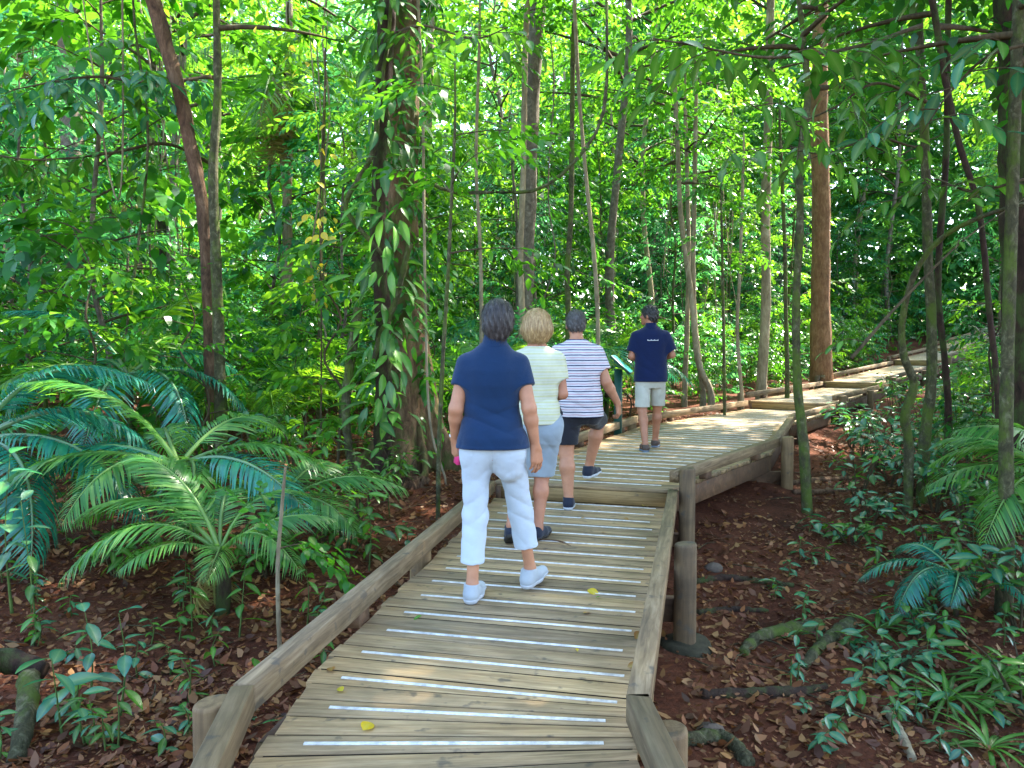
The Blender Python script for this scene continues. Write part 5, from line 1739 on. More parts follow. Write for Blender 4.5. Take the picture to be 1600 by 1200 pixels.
def mat_skin(name, color):
    m = NT(name)
    v = m.coords((1, 1, 1), offs=False)
    c = m.mix(1.0, color, m.ramp(m.noise(v, 14, 5), [(.3, (.86, .80, .78)), (.7, (1.1, 1.06, 1.04))]), 'MULTIPLY')
    m.set(c, .55, .4)
    m.b.inputs["Subsurface Weight"].default_value = .08
    m.b.inputs["Subsurface Radius"].default_value = (.02, .007, .004)
    m.b.inputs["Subsurface Scale"].default_value = .4
    m.bump(m.noise(v, 120, 3), .15, .003)
    return m.m

def mat_hair(name, c0, c1, c2):
    m = NT(name)
    v = m.coords((60, 60, 7), offs=False)
    c = m.ramp(m.noise(v, 1.6, 5, .65, .5), [(.3, c0), (.5, c1), (.7, c2)])
    m.set(c, .42, .5)
    m.bump(m.noise(v, 2.4, 5, .7, .4), .7, .008)
    return m.m

def hand(F, w, d, n, s, curl, sc=1.0, k=.005):
    """five fingers on a palm: w wrist, d along the hand, n where the fingers curl to, s towards the thumb"""
    w, d, n, s = (np.asarray(x, float) for x in (w, d, n, s))
    d = d / np.linalg.norm(d)
    n = n - d * (n @ d); n /= np.linalg.norm(n)
    s = np.cross(n, d) * np.sign(np.cross(n, d) @ s)
    for off, kl, ln in ((.034, .088, .072), (.0115, .093, .080), (-.011, .090, .075), (-.032, .080, .058)):
        kn = w + (d * kl + s * off) * sc
        F.cone(w + s * off * .5 * sc + d * .004, kn, .0165 * sc, .0125 * sc, .012)
        p, a = kn, curl * .55
        for frac, rr in ((.45, .0088), (.31, .0080), (.24, .0072)):
            q = p + (d * math.cos(a) + n * math.sin(a)) * ln * frac * sc
            F.cone(p, q, rr * sc, rr * .92 * sc, k)
            p, a = q, a + curl
    p = w + (d * .028 + s * .026) * sc
    F.cone(w + d * .01, p, .017 * sc, .015 * sc, .012)
    q = p + (d * .75 + s * .55 + n * .35) * .042 * sc
    F.cone(p, q, .0135 * sc, .0105 * sc, .008)
    F.cone(q, q + (d * .95 + s * .05 + n * .45) * .033 * sc, .0102 * sc, .0085 * sc, .005)

def head(F, c, yaw, pitch=0.0, sc=1.0, neck=None):
    R = np.array(Matrix.Rotation(yaw, 3, 'Z') @ Matrix.Rotation(pitch, 3, 'X'))
    g = lambda *p: np.asarray(c) + R @ np.array(p) * sc
    F.ell(g(0, -.008, .022), np.array((.076, .096, .098)) * sc, R, .02)
    F.ell(g(0, .026, -.045), np.array((.058, .066, .072)) * sc, R, .03)
    F.ell(g(0, .072, -.092), np.array((.026, .022, .022)) * sc, R, .025)
    F.cone(g(0, .088, .012), g(0, .108, -.026), .008 * sc, .0125 * sc, .012)
    F.ell(g(0, .084, .030), np.array((.045, .014, .012)) * sc, R, .015)
    F.ell(g(0, .090, -.054), np.array((.024, .010, .006)) * sc, R, .005)
    F.ell(g(0, .087, -.065), np.array((.021, .010, .007)) * sc, R, .005)
    for sx in (-1, 1):
        F.ell(g(.077 * sx, -.008, -.012), np.array((.011, .021, .032)) * sc, R, .008)
        F.ell(g(.035 * sx, .070, -.02), np.array((.022, .018, .022)) * sc, R, .015)
    if neck is not None:
        F.cone(g(0, -.022, -.05), neck, .053 * sc, .060 * sc, .03)
    return g, R

def eyes(g, e, sc=1.0):
    white = M.setdefault('eye', mat_plain('eye', (.06, .045, .035), .2, .6, 30, .1, 0))
    for sx in (-1, 1):
        F = Field(g(.030 * sx, .083, .008) - .02, g(.030 * sx, .083, .008) + .02, .004)
        F.ell(g(.030 * sx, .083, .008), (.011 * sc,) * 3, None, 0)
        obj('eye', F.mesh('eye', white, 1), e)

def leg(F, hip, knee, ankle, r=(.082, .056, .034), calf=.055):
    hip, knee, ankle = (np.asarray(x, float) for x in (hip, knee, ankle))
    F.cone(hip, knee, r[0], r[1], .03)
    ax = (ankle - knee)
    back = np.array([0, -1.0, 0]); back -= ax * (back @ ax) / (ax @ ax)
    m = knee + ax * .32 + back * .016
    F.cone(knee, m, r[1] * .92, calf, .03)
    F.cone(m, ankle, calf, r[2], .03)
    F.ell(knee + np.array([0, .012, 0]), (r[1] * .9,) * 3, None, .02)
    F.cone(ankle, ankle + np.array([0, 0, -.03]), r[2], r[2] * 1.1, .02)

def shoe(e, ankle_floor, yaw, pitch, up_mat, sole_mat, sc=1.0, h=.006, lace=None, roll=0.0):
    """a laced shoe: upper, sole as its sub-part, tongue; origin under the heel"""
    F = Field((-.08, -.12, -.02), (.08, .24, .16), h)
    F.cone((0, -.035, .045), (.004, .06, .045), .042, .043, .03, flat=(.9, 1, 1))
    F.cone((.004, .06, .04), (.008, .165, .032), .043, .034, .03, flat=(1, 1, .85))
    F.cone((0, -.03, .05), (0, -.022, .098), .041, .040, .03)
    F.cone((0, .02, .06), (0, .0, .098), .036, .036, .03)
    F.cutz(.014, .106)
    up = obj('shoe', F.mesh('shoe', up_mat, 2), e)
    G_ = Field((-.08, -.12, -.02), (.08, .24, .1), h)
    G_.cone((0, -.035, .03), (.004, .06, .03), .047, .047, .03, flat=(.93, 1, 1))
    G_.cone((.004, .06, .03), (.008, .168, .03), .047, .038, .03)
    G_.cutz(0.0, .026)
    obj('sole', G_.mesh('sole', sole_mat, 1), up)
    if lace:
        mb = MB()
        for i in range(4):
            y = .045 + i * .022
            z = .088 - i * .009
            mb.add(*tube(catmull([(-.022, y, z - .006), (0, y + .004, z + .004), (.022, y, z - .006)], 6), [.004, .004], 5, 0))
        obj('laces', mb.mesh('laces', lace, True), up)['kind'] = 'stuff'
    up.matrix_basis = Matrix.Translation(ankle_floor) @ Matrix.Rotation(yaw, 4, 'Z') @ Matrix.Rotation(roll, 4, 'Y') @ Matrix.Rotation(pitch, 4, 'X') @ Matrix.Diagonal((sc, sc, sc, 1))
    return up

def sn(*a):
    return np.sin(a[0])
def folds(amp, zc, zw, fz=55, fx=9, ph=0.0):
    """cloth creases: slanting, broken ridges strongest near height zc"""
    def f(x, y, z):
        w = np.exp(-((z - zc) / zw) ** 2)
        m = .5 + .5 * np.sin(13 * x + 9 * z + 5 * y + ph * 3)
        a = fz * z + fx * 2.6 * x + 2.2 * np.sin(11 * x + 6 * z + ph) + ph
        b = fz * .7 * z - fx * 3.4 * x + 1.8 * np.sin(9 * y - 7 * z + ph) + ph * 2
        return amp * w * ((1.1 - 2 * np.abs(np.sin(a * .5)) ** .7) * m + (1.1 - 2 * np.abs(np.sin(b * .5)) ** .7) * (1 - m))
    return f

def strands(e, hair, hc, mat, n=1300, ln=.05, w=.0013):
    """loose hair lying on the hair mass, combed down and away from the crown"""
    me = hair.data
    N = len(me.vertices)
    co = np.empty(N * 3); me.vertices.foreach_get('co', co)
    no = np.empty(N * 3); me.vertices.foreach_get('normal', no)
    co, no = co.reshape(-1, 3), no.reshape(-1, 3)
    k = rng.choice(N, n)
    p, q = co[k], no[k]
    d = np.array([0, -.25, -1.0]) + rng.normal(0, .28, (n, 3))
    d -= q * (d * q).sum(1)[:, None]
    d /= np.linalg.norm(d, axis=1)[:, None] + 1e-6
    sd = np.cross(d, q)
    L = ln * rng.uniform(.5, 1.2, n)[:, None]
    lift = (.001 + .013 * rng.random(n) ** 2.2)[:, None]
    V, Qd = [], []
    for t, ww in ((0, 1), (.5, .9), (1, .15)):
        c = p + d * L * t + q * (lift * (.3 + t) - .0 - .008 * t * t * (L / ln))
        V += [c - sd * w * ww, c + sd * w * ww]
    V = np.stack(V, 1).reshape(-1, 3)
    b = (np.arange(n) * 6)[:, None]
    Qd = np.concatenate([b + np.array([0, 1, 3, 2]), b + np.array([2, 3, 5, 4])])
    obj('hair_strands', np_mesh('hair_strands', V, None, Qd, mat), hair)['kind'] = 'stuff'

SKIN = mat_skin('skin_fair', (.40, .195, .11))
SKIN2 = mat_skin('skin_tan', (.36, .165, .095))
NAVY = mat_cloth('navy_cloth', (.003, .021, .064)).m
NAVY2 = mat_cloth('deep_navy_cloth', (.002, .009, .046)).m
WHITEP = mat_cloth('white_trousers', (.40, .46, .52), .8, 400, .05, .35).m
BLACKS = mat_cloth('black_shorts', (.012, .013, .018)).m
BLUEG = mat_cloth('blue_grey_shorts', (.22, .27, .31)).m
KHAKI = mat_cloth('pale_khaki_shorts', (.42, .42, .36)).m
SHOEW = mat_cloth('pale_grey_shoe', (.34, .37, .39), .7, 300).m
SHOED = mat_cloth('dark_navy_shoe', (.012, .016, .03), .7, 300).m
SOLEW = mat_plain('white_sole', (.45, .47, .49), .6, .3, 40, .1, 0)
SOLED = mat_plain('dark_sole', (.03, .028, .026), .7, .3, 40, .1, 0)

def arm(F, sh, el, wr, r=(.047, .039, .026)):
    sh, el, wr = (np.asarray(x, float) for x in (sh, el, wr))
    F.cone(sh, el, r[0], r[1], .02)
    m = el + (wr - el) * .3
    F.cone(el, m, r[1], r[1] * .98, .02)
    F.cone(m, wr, r[1] * .98, r[2], .02)

def sleeve(F, sh, el, ln, r0, r1, k=.04):
    sh, el = np.asarray(sh, float), np.asarray(el, float)
    d = (el - sh) / np.linalg.norm(el - sh)
    end = sh + d * ln
    F.cone(sh, end + d * .05, r0, r1, k, cut=(end, d))

# --- woman in navy polo and white cropped trousers, nearest
def woman_navy():
    e = empty('person', (-0.108, 4.30, 0))
    tag(e, 'person in navy polo shirt and white cropped trousers, walking nearest the camera', 'person', 'walkers on the boardwalk')
    h = .005
    hc = np.array((.030, .02, 1.565))
    LS, LE, LW = (-.146, 0, 1.335), (-.203, -.045, 1.085), (-.215, .045, .905)
    RS, RE, RW = (.150, 0, 1.335), (.203, -.06, 1.09), (.238, -.01, .875)
    LH, LK, LA = (-.085, 0, .86), (-.100, .015, .47), (-.115, -.055, .10)
    RH, RK, RA = (.085, 0, .86), (.155, .13, .49), (.215, .185, .125)
    F = Field((-.33, -.2, 0.04), (.36, .33, 1.73), h)
    g, R = head(F, hc, -.06, -.05, .97, (.01, -.015, 1.42))
    F.profile([.80, .95, 1.05, 1.2, 1.32, 1.40, 1.45], [.16, .15, .125, .14, .145, .10, .05], [.10, .10, .09, .10, .095, .07, .05], k=.03)
    arm(F, LS, LE, LW); arm(F, RS, RE, RW)
    hand(F, LW, (.02, .10, -.9), (.75, .35, .1), (.2, .9, 0), .75, .96)
    hand(F, RW, (.10, .05, -.95), (-.6, .65, .0), (-.5, .8, 0), .42, 1.0)
    leg(F, LH, LK, LA, (.07, .044, .033), .036); leg(F, RH, RK, RA, (.07, .044, .033), .036)
    obj('body', F.mesh('body', SKIN, 1), e)
    eyes(g, e)
    # hair
    H = Field(hc - .16, hc + .17, .005)
    gg = lambda *p: hc + R @ np.array(p)
    H.ell(gg(0, -.014, .030), (.092, .110, .106), R, .02)
    H.ell(gg(0, -.050, -.025), (.080, .065, .072), R, .03)
    H.ell(gg(0, -.062, -.075), (.052, .035, .045), R, .03)
    H.plane(gg(0, .058, .0), R @ np.array((0, 1, -.55)) / 1.14)
    H.ripple(lambda x, y, z: .0018 * np.sin(np.arctan2(x - hc[0], -(y - hc[1])) * 21 + 26 * (z - hc[2]) + 2 * np.sin(z * 40)) + .0025 * np.sin(x * 190 + z * 60))
    hm = mat_hair('grey_hair', (.010, .008, .008), (.026, .021, .020), (.075, .066, .064))
    strands(e, obj('hair', H.mesh('hair', hm, 1), e), hc, hm)
    # polo shirt
    S = Field((-.30, -.22, .84), (.30, .22, 1.56), h)
    S.profile([.865, .93, 1.0, 1.06, 1.14, 1.22, 1.30, 1.36, 1.40, 1.432, 1.455], [.204, .194, .172, .154, .155, .164, .166, .152, .124, .094, .070],
              [.148, .146, .128, .114, .116, .124, .120, .106, .094, .080, .068], x0=[.0, .0, -.005, -.008, -.004, 0, 0, 0, 0, .005, .01],
              y0=[-.012, -.014, -.008, .0, 0, -.005, -.006, -.004, -.004, -.004, -.004], k=.02)
    sleeve(S, LS, LE, .130, .057, .062, .05); sleeve(S, RS, RE, .130, .057, .062, .05)
    S.ripple(folds(.0065, 1.03, .08, 70, 5)); S.ripple(folds(.002, 1.22, .16, 24, 16, 1.1)); S.ripple(folds(.0025, .90, .05, 30, 22, 2.2))
    S.ripple(lambda x, y, z: np.where((z < .868 + .022) & (z > .868 + .0), -.0016, 0))
    S.cutz(.868, None)
    sh = obj('polo_shirt', S.mesh('polo_shirt', NAVY, 1), e)
    C = Field((-.11, -.13, 1.38), (.13, .11, 1.56), .005)
    C.profile([1.425, 1.45, 1.50, 1.532], [.082, .070, .064, .066], [.076, .068, .064, .066], x0=[.008, .010, .018, .020], y0=[-.012, -.012, -.004, .0], k=.0)
    C.plane((0, 0, 1.525), (0, .25, .968))
    obj('collar', C.mesh('collar', NAVY, 1), sh)
    # trousers
    T = Field((-.26, -.2, .18), (.32, .31, .95), h)
    for sx in (-1, 1):
        T.cone((.062 * sx, .0, .95), (.082 * sx, -.012, .84), .098, .098, .05)
        T.cone((.082 * sx, -.018, .84), (.090 * sx, -.006, .755), .098, .082, .04)
    T.ell((0, -.005, .885), (.14, .112, .09), None, .05)
    T.cone((-.092, 0, .86), LK, .086, .066, .018); T.cone(LK, (-.116, -.03, .20), .070, .066, .03, cut=((-.115, -.025, .222), (0, 0, -1)))
    T.cone((.094, 0, .86), RK, .086, .066, .018); T.cone(RK, (.196, .175, .235), .070, .069, .03, cut=((.19, .17, .262), (.12, .05, -.99)))
    T.ripple(folds(.0042, .50, .16, 62, 12, .4)); T.ripple(folds(.003, .74, .08, 60, 14, 1.7)); T.ripple(folds(.0022, .30, .09, 45, 18, 2.9))
    T.ripple(lambda x, y, z: np.where((z < .245) & (x < .05), -.0018, 0) + np.where((z < .285) & (x > .05), -.0018, 0) + np.where((np.abs(x) < .004) & (z > .74), .003, 0))
    obj('trousers', T.mesh('trousers', WHITEP, 1), e)
    shoe(e, (-.115, -.035, .003), math.radians(-10), 0.02, SHOEW, SOLEW, 1.0, .005, SOLEW)
    shoe(e, (.215, .19, .022), math.radians(-26), 0.10, SHOEW, SOLEW, 1.0, .005, SOLEW)
    # watch on the left wrist, pink thing in the left hand
    w = np.asarray(LW) + np.array((0, 0, .022))
    B = Field(w - .06, w + .06, .004)
    B.cone(w + (0, -.004, .008), w + (0, .004, -.008), .034, .034, 0, cut=(w + (0, 0, -.008), (0, 0, -1)))
    B.cutz(None, w[2] + .009)
    obj('wrist_watch', B.mesh('wrist_watch', mat_plain('watch_metal', (.55, .55, .56), .3, .6, 60, .2, 0), 1), e)
woman_navy()
ph_ = MB()
v, q = chamfer_prism([(-.012, -.03, 0), (.012, -.03, 0), (.012, .03, 0), (-.012, .03, 0)], [(-.012, -.03, .10), (.012, -.03, .10), (.012, .03, .10), (-.012, .03, .10)], .006)
o = obj('purse', np_mesh('purse', v, None, q, mat_plain('pink_case', (.70, .05, .22), .5, .4, 40, .1, .1)))
o.location = (-0.108 - .205, 4.30 + .055, .765)
o.rotation_euler = (.1, .1, .4)
tag(o, 'small bright pink purse held in the left hand of the person in navy', 'purse')

# --- woman in yellow-and-white striped top
def woman_yellow():
    e = empty('person', (.185, 5.70, 0))
    tag(e, 'person with blond bob in pale yellow striped top and blue-grey shorts', 'person', 'walkers on the boardwalk')
    h = .007
    hc = np.array((.0, .02, 1.585))
    LS, LE, LW = (-.152, 0, 1.335), (-.225, .0, 1.10), (-.15, .18, 1.0)
    RS, RE, RW = (.152, 0, 1.335), (.190, -.01, 1.085), (.10, .17, 1.05)
    LH, LK, LA = (-.09, 0, .86), (-.14, .05, .47), (-.19, -.26, .16)
    RH, RK, RA = (.085, 0, .86), (.04, .05, .47), (.01, -.05, .10)
    F = Field((-.33, -.33, 0.04), (.33, .34, 1.75), h)
    g, R = head(F, hc, .05, 0, .97, (0, -.01, 1.42))
    F.profile([.80, .95, 1.05, 1.2, 1.32, 1.41, 1.46], [.16, .15, .125, .14, .145, .11, .055], [.10, .10, .09, .10, .095, .075, .05], k=.03)
    arm(F, LS, LE, LW); arm(F, RS, RE, RW)
    hand(F, LW, (.6, .75, .1), (.2, -.2, -.9), (0, .3, .9), .5); hand(F, RW, (-.6, .75, .1), (-.2, -.2, -.9), (0, .3, .9), .5)
    leg(F, LH, LK, LA); leg(F, RH, RK, RA)
    obj('body', F.mesh('body', SKIN2, 1), e)
    eyes(g, e)
    H = Field(hc - .2, hc + .18, .0055)
    H.ell(hc + (0, -.012, .030), (.106, .118, .108), None, .02)
    H.ell(hc + (0, -.022, -.030), (.122, .108, .075), None, .05)
    H.ell(hc + (0, -.050, -.085), (.085, .062, .050), None, .04)
    H.plane(hc + (0, .062, 0), (0, .94, -.34))
    H.plane(hc + (0, 0, -.125), (0, .3, -.95))
    H.ripple(lambda x, y, z: .0016 * np.sin(np.arctan2(x, -(y - .02)) * 26 + 6 * np.sin(9 * z)) + .002 * np.sin(x * 160 + z * 20))
    hm = mat_hair('blond_hair', (.15, .085, .030), (.33, .21, .085), (.55, .40, .19))
    strands(e, obj('hair', H.mesh('hair', hm, 1), e), hc, hm)
    S = Field((-.30, -.22, .84), (.30, .22, 1.5), h)
    S.profile([.862, .93, 1.0, 1.06, 1.14, 1.22, 1.30, 1.36, 1.40, 1.425, 1.44], [.176, .174, .164, .156, .160, .167, .170, .158, .132, .106, .084],
              [.140, .138, .126, .118, .122, .13, .128, .115, .10, .084, .070], y0=[-.012, -.014, -.008, 0, 0, -.004, -.005, -.004, -.004, -.002, 0], k=.02)
    sleeve(S, LS, LE, .145, .062, .064, .06); sleeve(S, RS, RE, .145, .062, .062, .06)
    S.ripple(folds(.006, 1.04, .09, 62, 5, .7)); S.ripple(folds(.002, 1.22, .15, 24, 16, 2.1))
    S.ripple(lambda x, y, z: np.where((z < .866 + .022) & (z > .866 + .0), -.0016, 0))
    S.cutz(.866, None)
    Yl, Wt = (.47, .48, .28), (.49, .51, .40)
    obj('striped_top', S.mesh('striped_top', mat_stripes('yellow_stripes', .044, [(0, Wt), (.30, Yl), (.55, (.50, .53, .40)), (.70, Wt), (.82, (.46, .48, .30)), (.92, Wt)], None), 1), e)
    T = Field((-.27, -.2, .40), (.26, .25, .95), h)
    T.profile([.74, .80, .86, .93], [.150, .172, .176, .16], [.085, .108, .12, .113], y0=[0, -.008, -.010, 0], k=.05)
    for sx in (-1, 1):
        T.ell((.078 * sx, -.06, .815), (.083, .075, .09), None, .05)
    T.cone(LH, LK, .102, .085, .06, cut=((0, 0, .47), (0, 0, -1))); T.cone(RH, (.045, .045, .44), .104, .086, .06, cut=((0, 0, .465), (0, 0, -1)))
    T.ripple(folds(.004, .66, .14, 40, 18, .4))
    T.cutz(.46, None)
    obj('shorts', T.mesh('shorts', BLUEG, 1), e)
    shoe(e, (-.19, -.26, .055), math.radians(8), -.45, SHOED, SOLED, 1.0, .006)
    shoe(e, (.01, -.03, .003), math.radians(-24), .02, SHOED, SOLED, 1.0, .006)
woman_yellow()

# --- man in striped tee stepping up
def man_striped():
    e = empty('person', (.575, 6.80, 0))
    tag(e, 'person in red, white and navy striped tee and black shorts, climbing the step', 'person', 'walkers on the boardwalk')
    h = .007
    hc = np.array((-.008, .05, 1.635))
    LS, LE, LW = (-.172, .0, 1.385), (-.25, .03, 1.14), (-.17, .24, 1.05)
    RS, RE, RW = (.172, 0, 1.385), (.255, -.03, 1.13), (.372, .05, .93)
    LH, LK, LA = (-.07, 0, .88), (-.092, .0, .50), (-.075, -.07, .10)
    RH, RK, RA = (.11, .02, .86), (.235, .36, .745), (.155, .43, .315)
    F = Field((-.38, -.25, 0.04), (.46, .56, 1.80), h)
    g, R = head(F, hc, -.04, -.08, 1.03, (0, .0, 1.47))
    F.profile([.80, .95, 1.08, 1.22, 1.36, 1.44, 1.50], [.165, .17, .165, .17, .165, .12, .06], [.11, .12, .12, .12, .105, .08, .055], x0=[.03, .03, .02, .01, 0, 0, 0], k=.03)
    arm(F, LS, LE, LW, (.056, .045, .031)); arm(F, RS, RE, RW, (.056, .046, .031))
    hand(F, LW, (.5, .8, .1), (.2, -.2, -.9), (0, .3, .9), .6, 1.05)
    hand(F, RW, (.10, .10, -.95), (-.75, .4, 0), (-.35, .85, 0), 1.05, 1.08)
    leg(F, LH, LK, LA, (.09, .064, .040), .066); leg(F, RH, RK, RA, (.09, .064, .040), .064)
    obj('body', F.mesh('body', SKIN, 1), e)
    eyes(g, e)
    H = Field(hc - .16, hc + .17, .0055)
    H.ell(hc + (0, -.012, .032), (.088, .106, .102), None, .02)
    H.ell(hc + (0, -.052, -.02), (.074, .058, .055), None, .03)
    H.plane(hc + (0, .06, .0), np.array((0, 1, -.6)) / 1.166)
    H.plane(hc + (0, 0, -.062), (0, .2, -.98))
    H.ripple(lambda x, y, z: .0025 * np.sin(x * 170 + z * 120) + .002 * np.sin(y * 180 - z * 140))
    hm = mat_hair('short_grey_hair', (.018, .016, .016), (.05, .045, .042), (.13, .12, .115))
    strands(e, obj('hair', H.mesh('hair', hm, 1), e), hc, hm)
    S = Field((-.36, -.26, .79), (.40, .28, 1.56), h)
    S.profile([.815, .88, .96, 1.04, 1.14, 1.24, 1.34, 1.41, 1.455, 1.485, 1.505], [.200, .202, .200, .194, .192, .195, .196, .178, .142, .108, .078],
              [.165, .168, .166, .158, .150, .146, .138, .122, .106, .088, .072], x0=[.035, .033, .028, .022, .015, .008, .003, 0, 0, 0, 0],
              y0=[.0, 0, 0, 0, 0, 0, .0, .0, .005, .01, .012], k=.02)
    sleeve(S, LS, LE, .165, .070, .076, .06); sleeve(S, RS, RE, .165, .070, .078, .06)
    S.ripple(folds(.0055, .98, .12, 55, 5, .2)); S.ripple(folds(.003, 1.22, .17, 22, 14, 2.1))
    S.ripple(lambda x, y, z: np.where((z < .82 + .022) & (z > .82 + .0), -.0016, 0))
    S.cutz(.82, None)
    Wt, Nv, Rd = (.52, .51, .54), (.022, .035, .085), (.40, .17, .19)
    obj('striped_tee', S.mesh('striped_tee', mat_stripes('tee_stripes', .045, [(0, Wt), (.22, Nv), (.42, Wt), (.74, Rd), (.86, Wt)], None), 1), e)
    T = Field((-.30, -.22, .52), (.42, .52, .95), h)
    T.profile([.76, .80, .86, .93], [.155, .178, .186, .175], [.09, .118, .132, .125], x0=[.02, .02, .025, .03], k=.05)
    T.cone(LH, (-.094, -.0, .50), .112, .098, .06, cut=((0, 0, .575), (0, 0, -1)))
    d = np.array((.125, .34, -.115)); d /= np.linalg.norm(d)
    T.cone(RH, RK, .115, .092, .05, cut=(np.array(RK) - d * .05, d))
    T.ripple(folds(.004, .72, .14, 40, 18, .9))
    obj('shorts', T.mesh('shorts', BLACKS, 1), e)
    shoe(e, (-.075, -.05, .003), math.radians(-6), .0, SHOED, SOLEW, 1.08, .006, SOLEW)
    shoe(e, (.155, .43, .205), math.radians(-30), .06, SHOED, SOLEW, 1.08, .006, SOLEW)
man_striped()

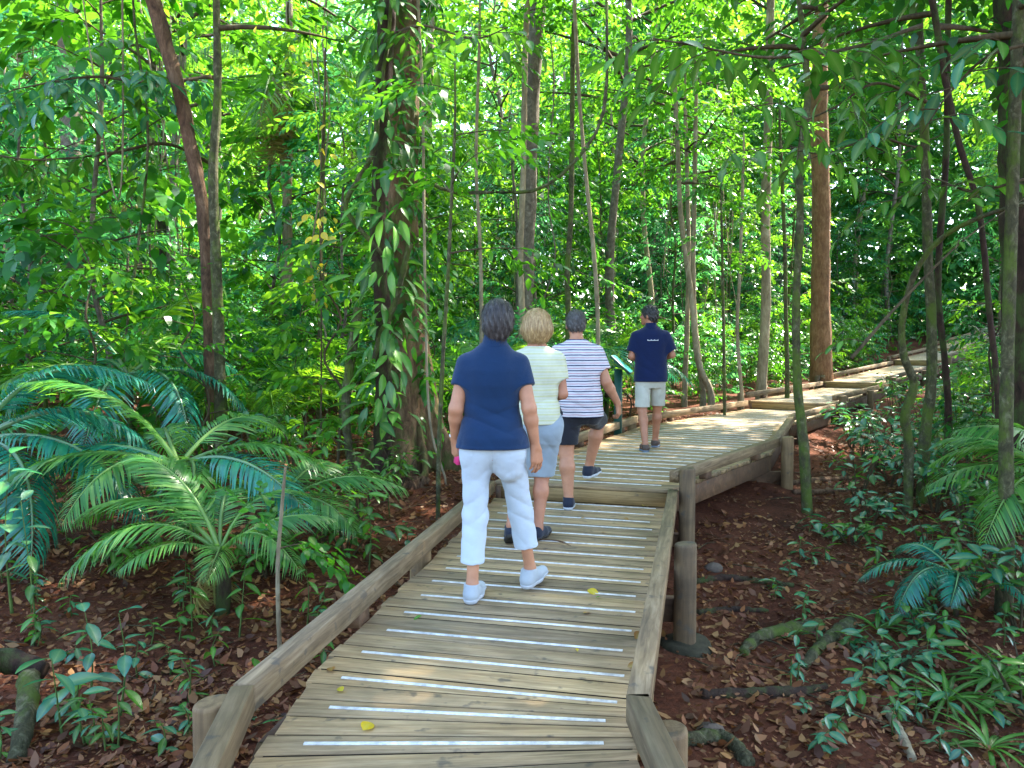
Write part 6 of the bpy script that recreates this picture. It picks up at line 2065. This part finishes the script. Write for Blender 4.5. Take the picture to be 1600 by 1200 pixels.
# --- the guide in dark blue polo and pale shorts, looking left
def guide():
    e = empty('person', (1.715, 9.5, Z2))
    tag(e, 'person in dark blue polo and pale shorts leading the group, looking left', 'person', 'walkers on the boardwalk')
    h = .008
    hc = np.array((-.02, .03, 1.665))
    LS, LE, LW = (-.178, 0, 1.405), (-.235, .0, 1.16), (-.12, .20, 1.12)
    RS, RE, RW = (.178, 0, 1.405), (.262, .0, 1.18), (.16, .20, 1.14)
    LH, LK, LA = (-.092, 0, .90), (-.100, .0, .50), (-.090, -.17, .09)
    RH, RK, RA = (.092, 0, .90), (.118, .16, .52), (.115, .27, .10)
    F = Field((-.36, -.30, 0.0), (.38, .52, 1.83), h)
    g, R = head(F, hc, math.radians(62), 0, 1.02, (0, -.01, 1.5))
    F.profile([.82, .97, 1.1, 1.25, 1.38, 1.46, 1.52], [.155, .155, .15, .165, .165, .12, .06], [.105, .105, .105, .11, .105, .08, .055], k=.03)
    arm(F, LS, LE, LW, (.050, .042, .029)); arm(F, RS, RE, RW, (.050, .042, .029))
    hand(F, LW, (.6, .75, .15), (.2, -.3, -.9), (0, .3, .9), .6, 1.03); hand(F, RW, (-.6, .75, .15), (-.2, -.3, -.9), (0, .3, .9), .6, 1.03)
    leg(F, LH, LK, LA, (.084, .058, .036), .055); leg(F, RH, RK, RA, (.084, .058, .036), .055)
    # bare feet in the sandals
    for (ax, ay, az), yaw in ((LA, .06), (RA, -.35)):
        d = np.array((-math.sin(yaw), math.cos(yaw), 0))
        b = np.array((ax, ay, .052))
        F.cone(b - d * .03, b + d * .08, .036, .036, .03)
        F.cone(b + d * .08 - (0, 0, .008), b + d * .165 - (0, 0, .016), .036, .026, .03)
    obj('body', F.mesh('body', SKIN2, 1), e)
    eyes(g, e)
    H = Field(hc - .17, hc + .17, .006)
    gg = lambda *p: hc + R @ np.array(p)
    H.ell(gg(0, -.014, .032), (.090, .110, .104), R, .02)
    H.ell(gg(0, -.055, -.03), (.078, .060, .065), R, .03)
    H.plane(gg(0, .052, .0), R @ np.array((0, 1, -.5)) / 1.118)
    H.ripple(lambda x, y, z: .003 * np.sin(x * 150 + z * 90) + .002 * np.sin(y * 170 - z * 120))
    hm = mat_hair('dark_hair', (.006, .005, .005), (.016, .013, .012), (.05, .045, .045))
    strands(e, obj('hair', H.mesh('hair', hm, 1), e), hc, hm)
    S = Field((-.34, -.24, .82), (.38, .26, 1.60), h)
    S.profile([.845, .92, 1.0, 1.10, 1.20, 1.30, 1.38, 1.44, 1.48, 1.51, 1.53], [.206, .204, .198, .194, .196, .200, .200, .182, .146, .108, .078],
              [.15, .15, .146, .142, .142, .14, .132, .12, .104, .086, .072], y0=[0] * 11, k=.02)
    sleeve(S, LS, LE, .19, .072, .080, .06); sleeve(S, RS, RE, .19, .072, .080, .06)
    S.ripple(folds(.004, 1.02, .12, 40, 6, .2)); S.ripple(folds(.003, 1.25, .17, 22, 14, 1.3))
    S.ripple(lambda x, y, z: np.where((z < .85 + .022) & (z > .85 + .0), -.0016, 0))
    S.cutz(.85, None)
    sh = obj('polo_shirt', S.mesh('polo_shirt', NAVY2, 1), e)
    C = Field((-.13, -.14, 1.48), (.13, .12, 1.62), .006)
    C.profile([1.495, 1.52, 1.55, 1.575], [.092, .080, .070, .066], [.086, .078, .070, .066], y0=[-.012, -.010, -.006, -.002], k=0)
    obj('collar', C.mesh('collar', NAVY2, 1), sh)
    # the small white lettering-like mark across the upper back
    mb = MB()
    for i in range(13):
        x = -.062 + i * .0104
        hh = .016 if i % 4 == 0 else .010
        yb = -.1415 + .35 * (x + .0) ** 2 - .002
        v, q = chamfer_prism([(x - .0036, yb - .002, 1.352), (x + .0036, yb - .002, 1.352), (x + .0036, yb + .012, 1.352), (x - .0036, yb + .012, 1.352)],
                             [(x - .0036, yb - .002, 1.352 + hh), (x + .0036, yb - .002, 1.352 + hh), (x + .0036, yb + .012, 1.352 + hh), (x - .0036, yb + .012, 1.352 + hh)], .0005)
        mb.add(v, None, q)
    obj('back_print', mb.mesh('back_print', mat_plain('white_print', (.6, .62, .66), .7, .3, 50, .05, 0)), sh)['kind'] = 'stuff'
    T = Field((-.28, -.22, .48), (.30, .28, 1.0), h)
    T.profile([.77, .82, .90, .97], [.150, .172, .178, .165], [.085, .11, .125, .12], k=.05)
    T.cone(LH, (-.100, .0, .50), .096, .090, .02, cut=((0, 0, .535), (0, 0, -1))); T.cone(RH, (.118, .15, .52), .096, .090, .02, cut=((0, 0, .54), (0, 0, -1)))
    T.ripple(folds(.004, .70, .15, 40, 18, .9))
    obj('shorts', T.mesh('shorts', KHAKI, 1), e)
    leather = mat_plain('sandal_leather', (.07, .045, .032), .6, .4, 40, .2, .2)
    greys = mat_plain('sandal_sole', (.16, .20, .25), .7, .3, 40, .1, 0)
    for (ax, ay, az), yaw in ((LA, .06), (RA, -.35)):
        F2 = Field((-.08, -.12, -.01), (.08, .22, .13), .006)
        F2.cone((0, -.03, .05), (0, .08, .05), .042, .043, .03); F2.cone((0, .08, .046), (0, .165, .036), .043, .034, .03); F2.cone((0, -.03, .05), (0, -.02, .09), .044, .044, .03)
        F2.ripple(lambda x, y, z: np.where((np.abs(y - .125) < .022) | (np.abs(y - .055) < .018) | ((np.abs(z - .075) < .014) & (y < .04)) | ((y < -.03) & (z < .07)), -.001, .03))
        F2.cutz(.012, .10)
        st = obj('sandal', F2.mesh('sandal', leather, 0), e)
        G_ = Field((-.08, -.12, -.02), (.08, .24, .06), .006)
        G_.cone((0, -.035, .02), (0, .08, .02), .046, .048, .03); G_.cone((0, .08, .02), (.0, .175, .02), .048, .038, .03)
        G_.cutz(0.0, .022)
        obj('sole', G_.mesh('sole', greys, 1), st)
        st.matrix_basis = Matrix.Translation((ax, ay, .002)) @ Matrix.Rotation(yaw, 4, 'Z')
guide()
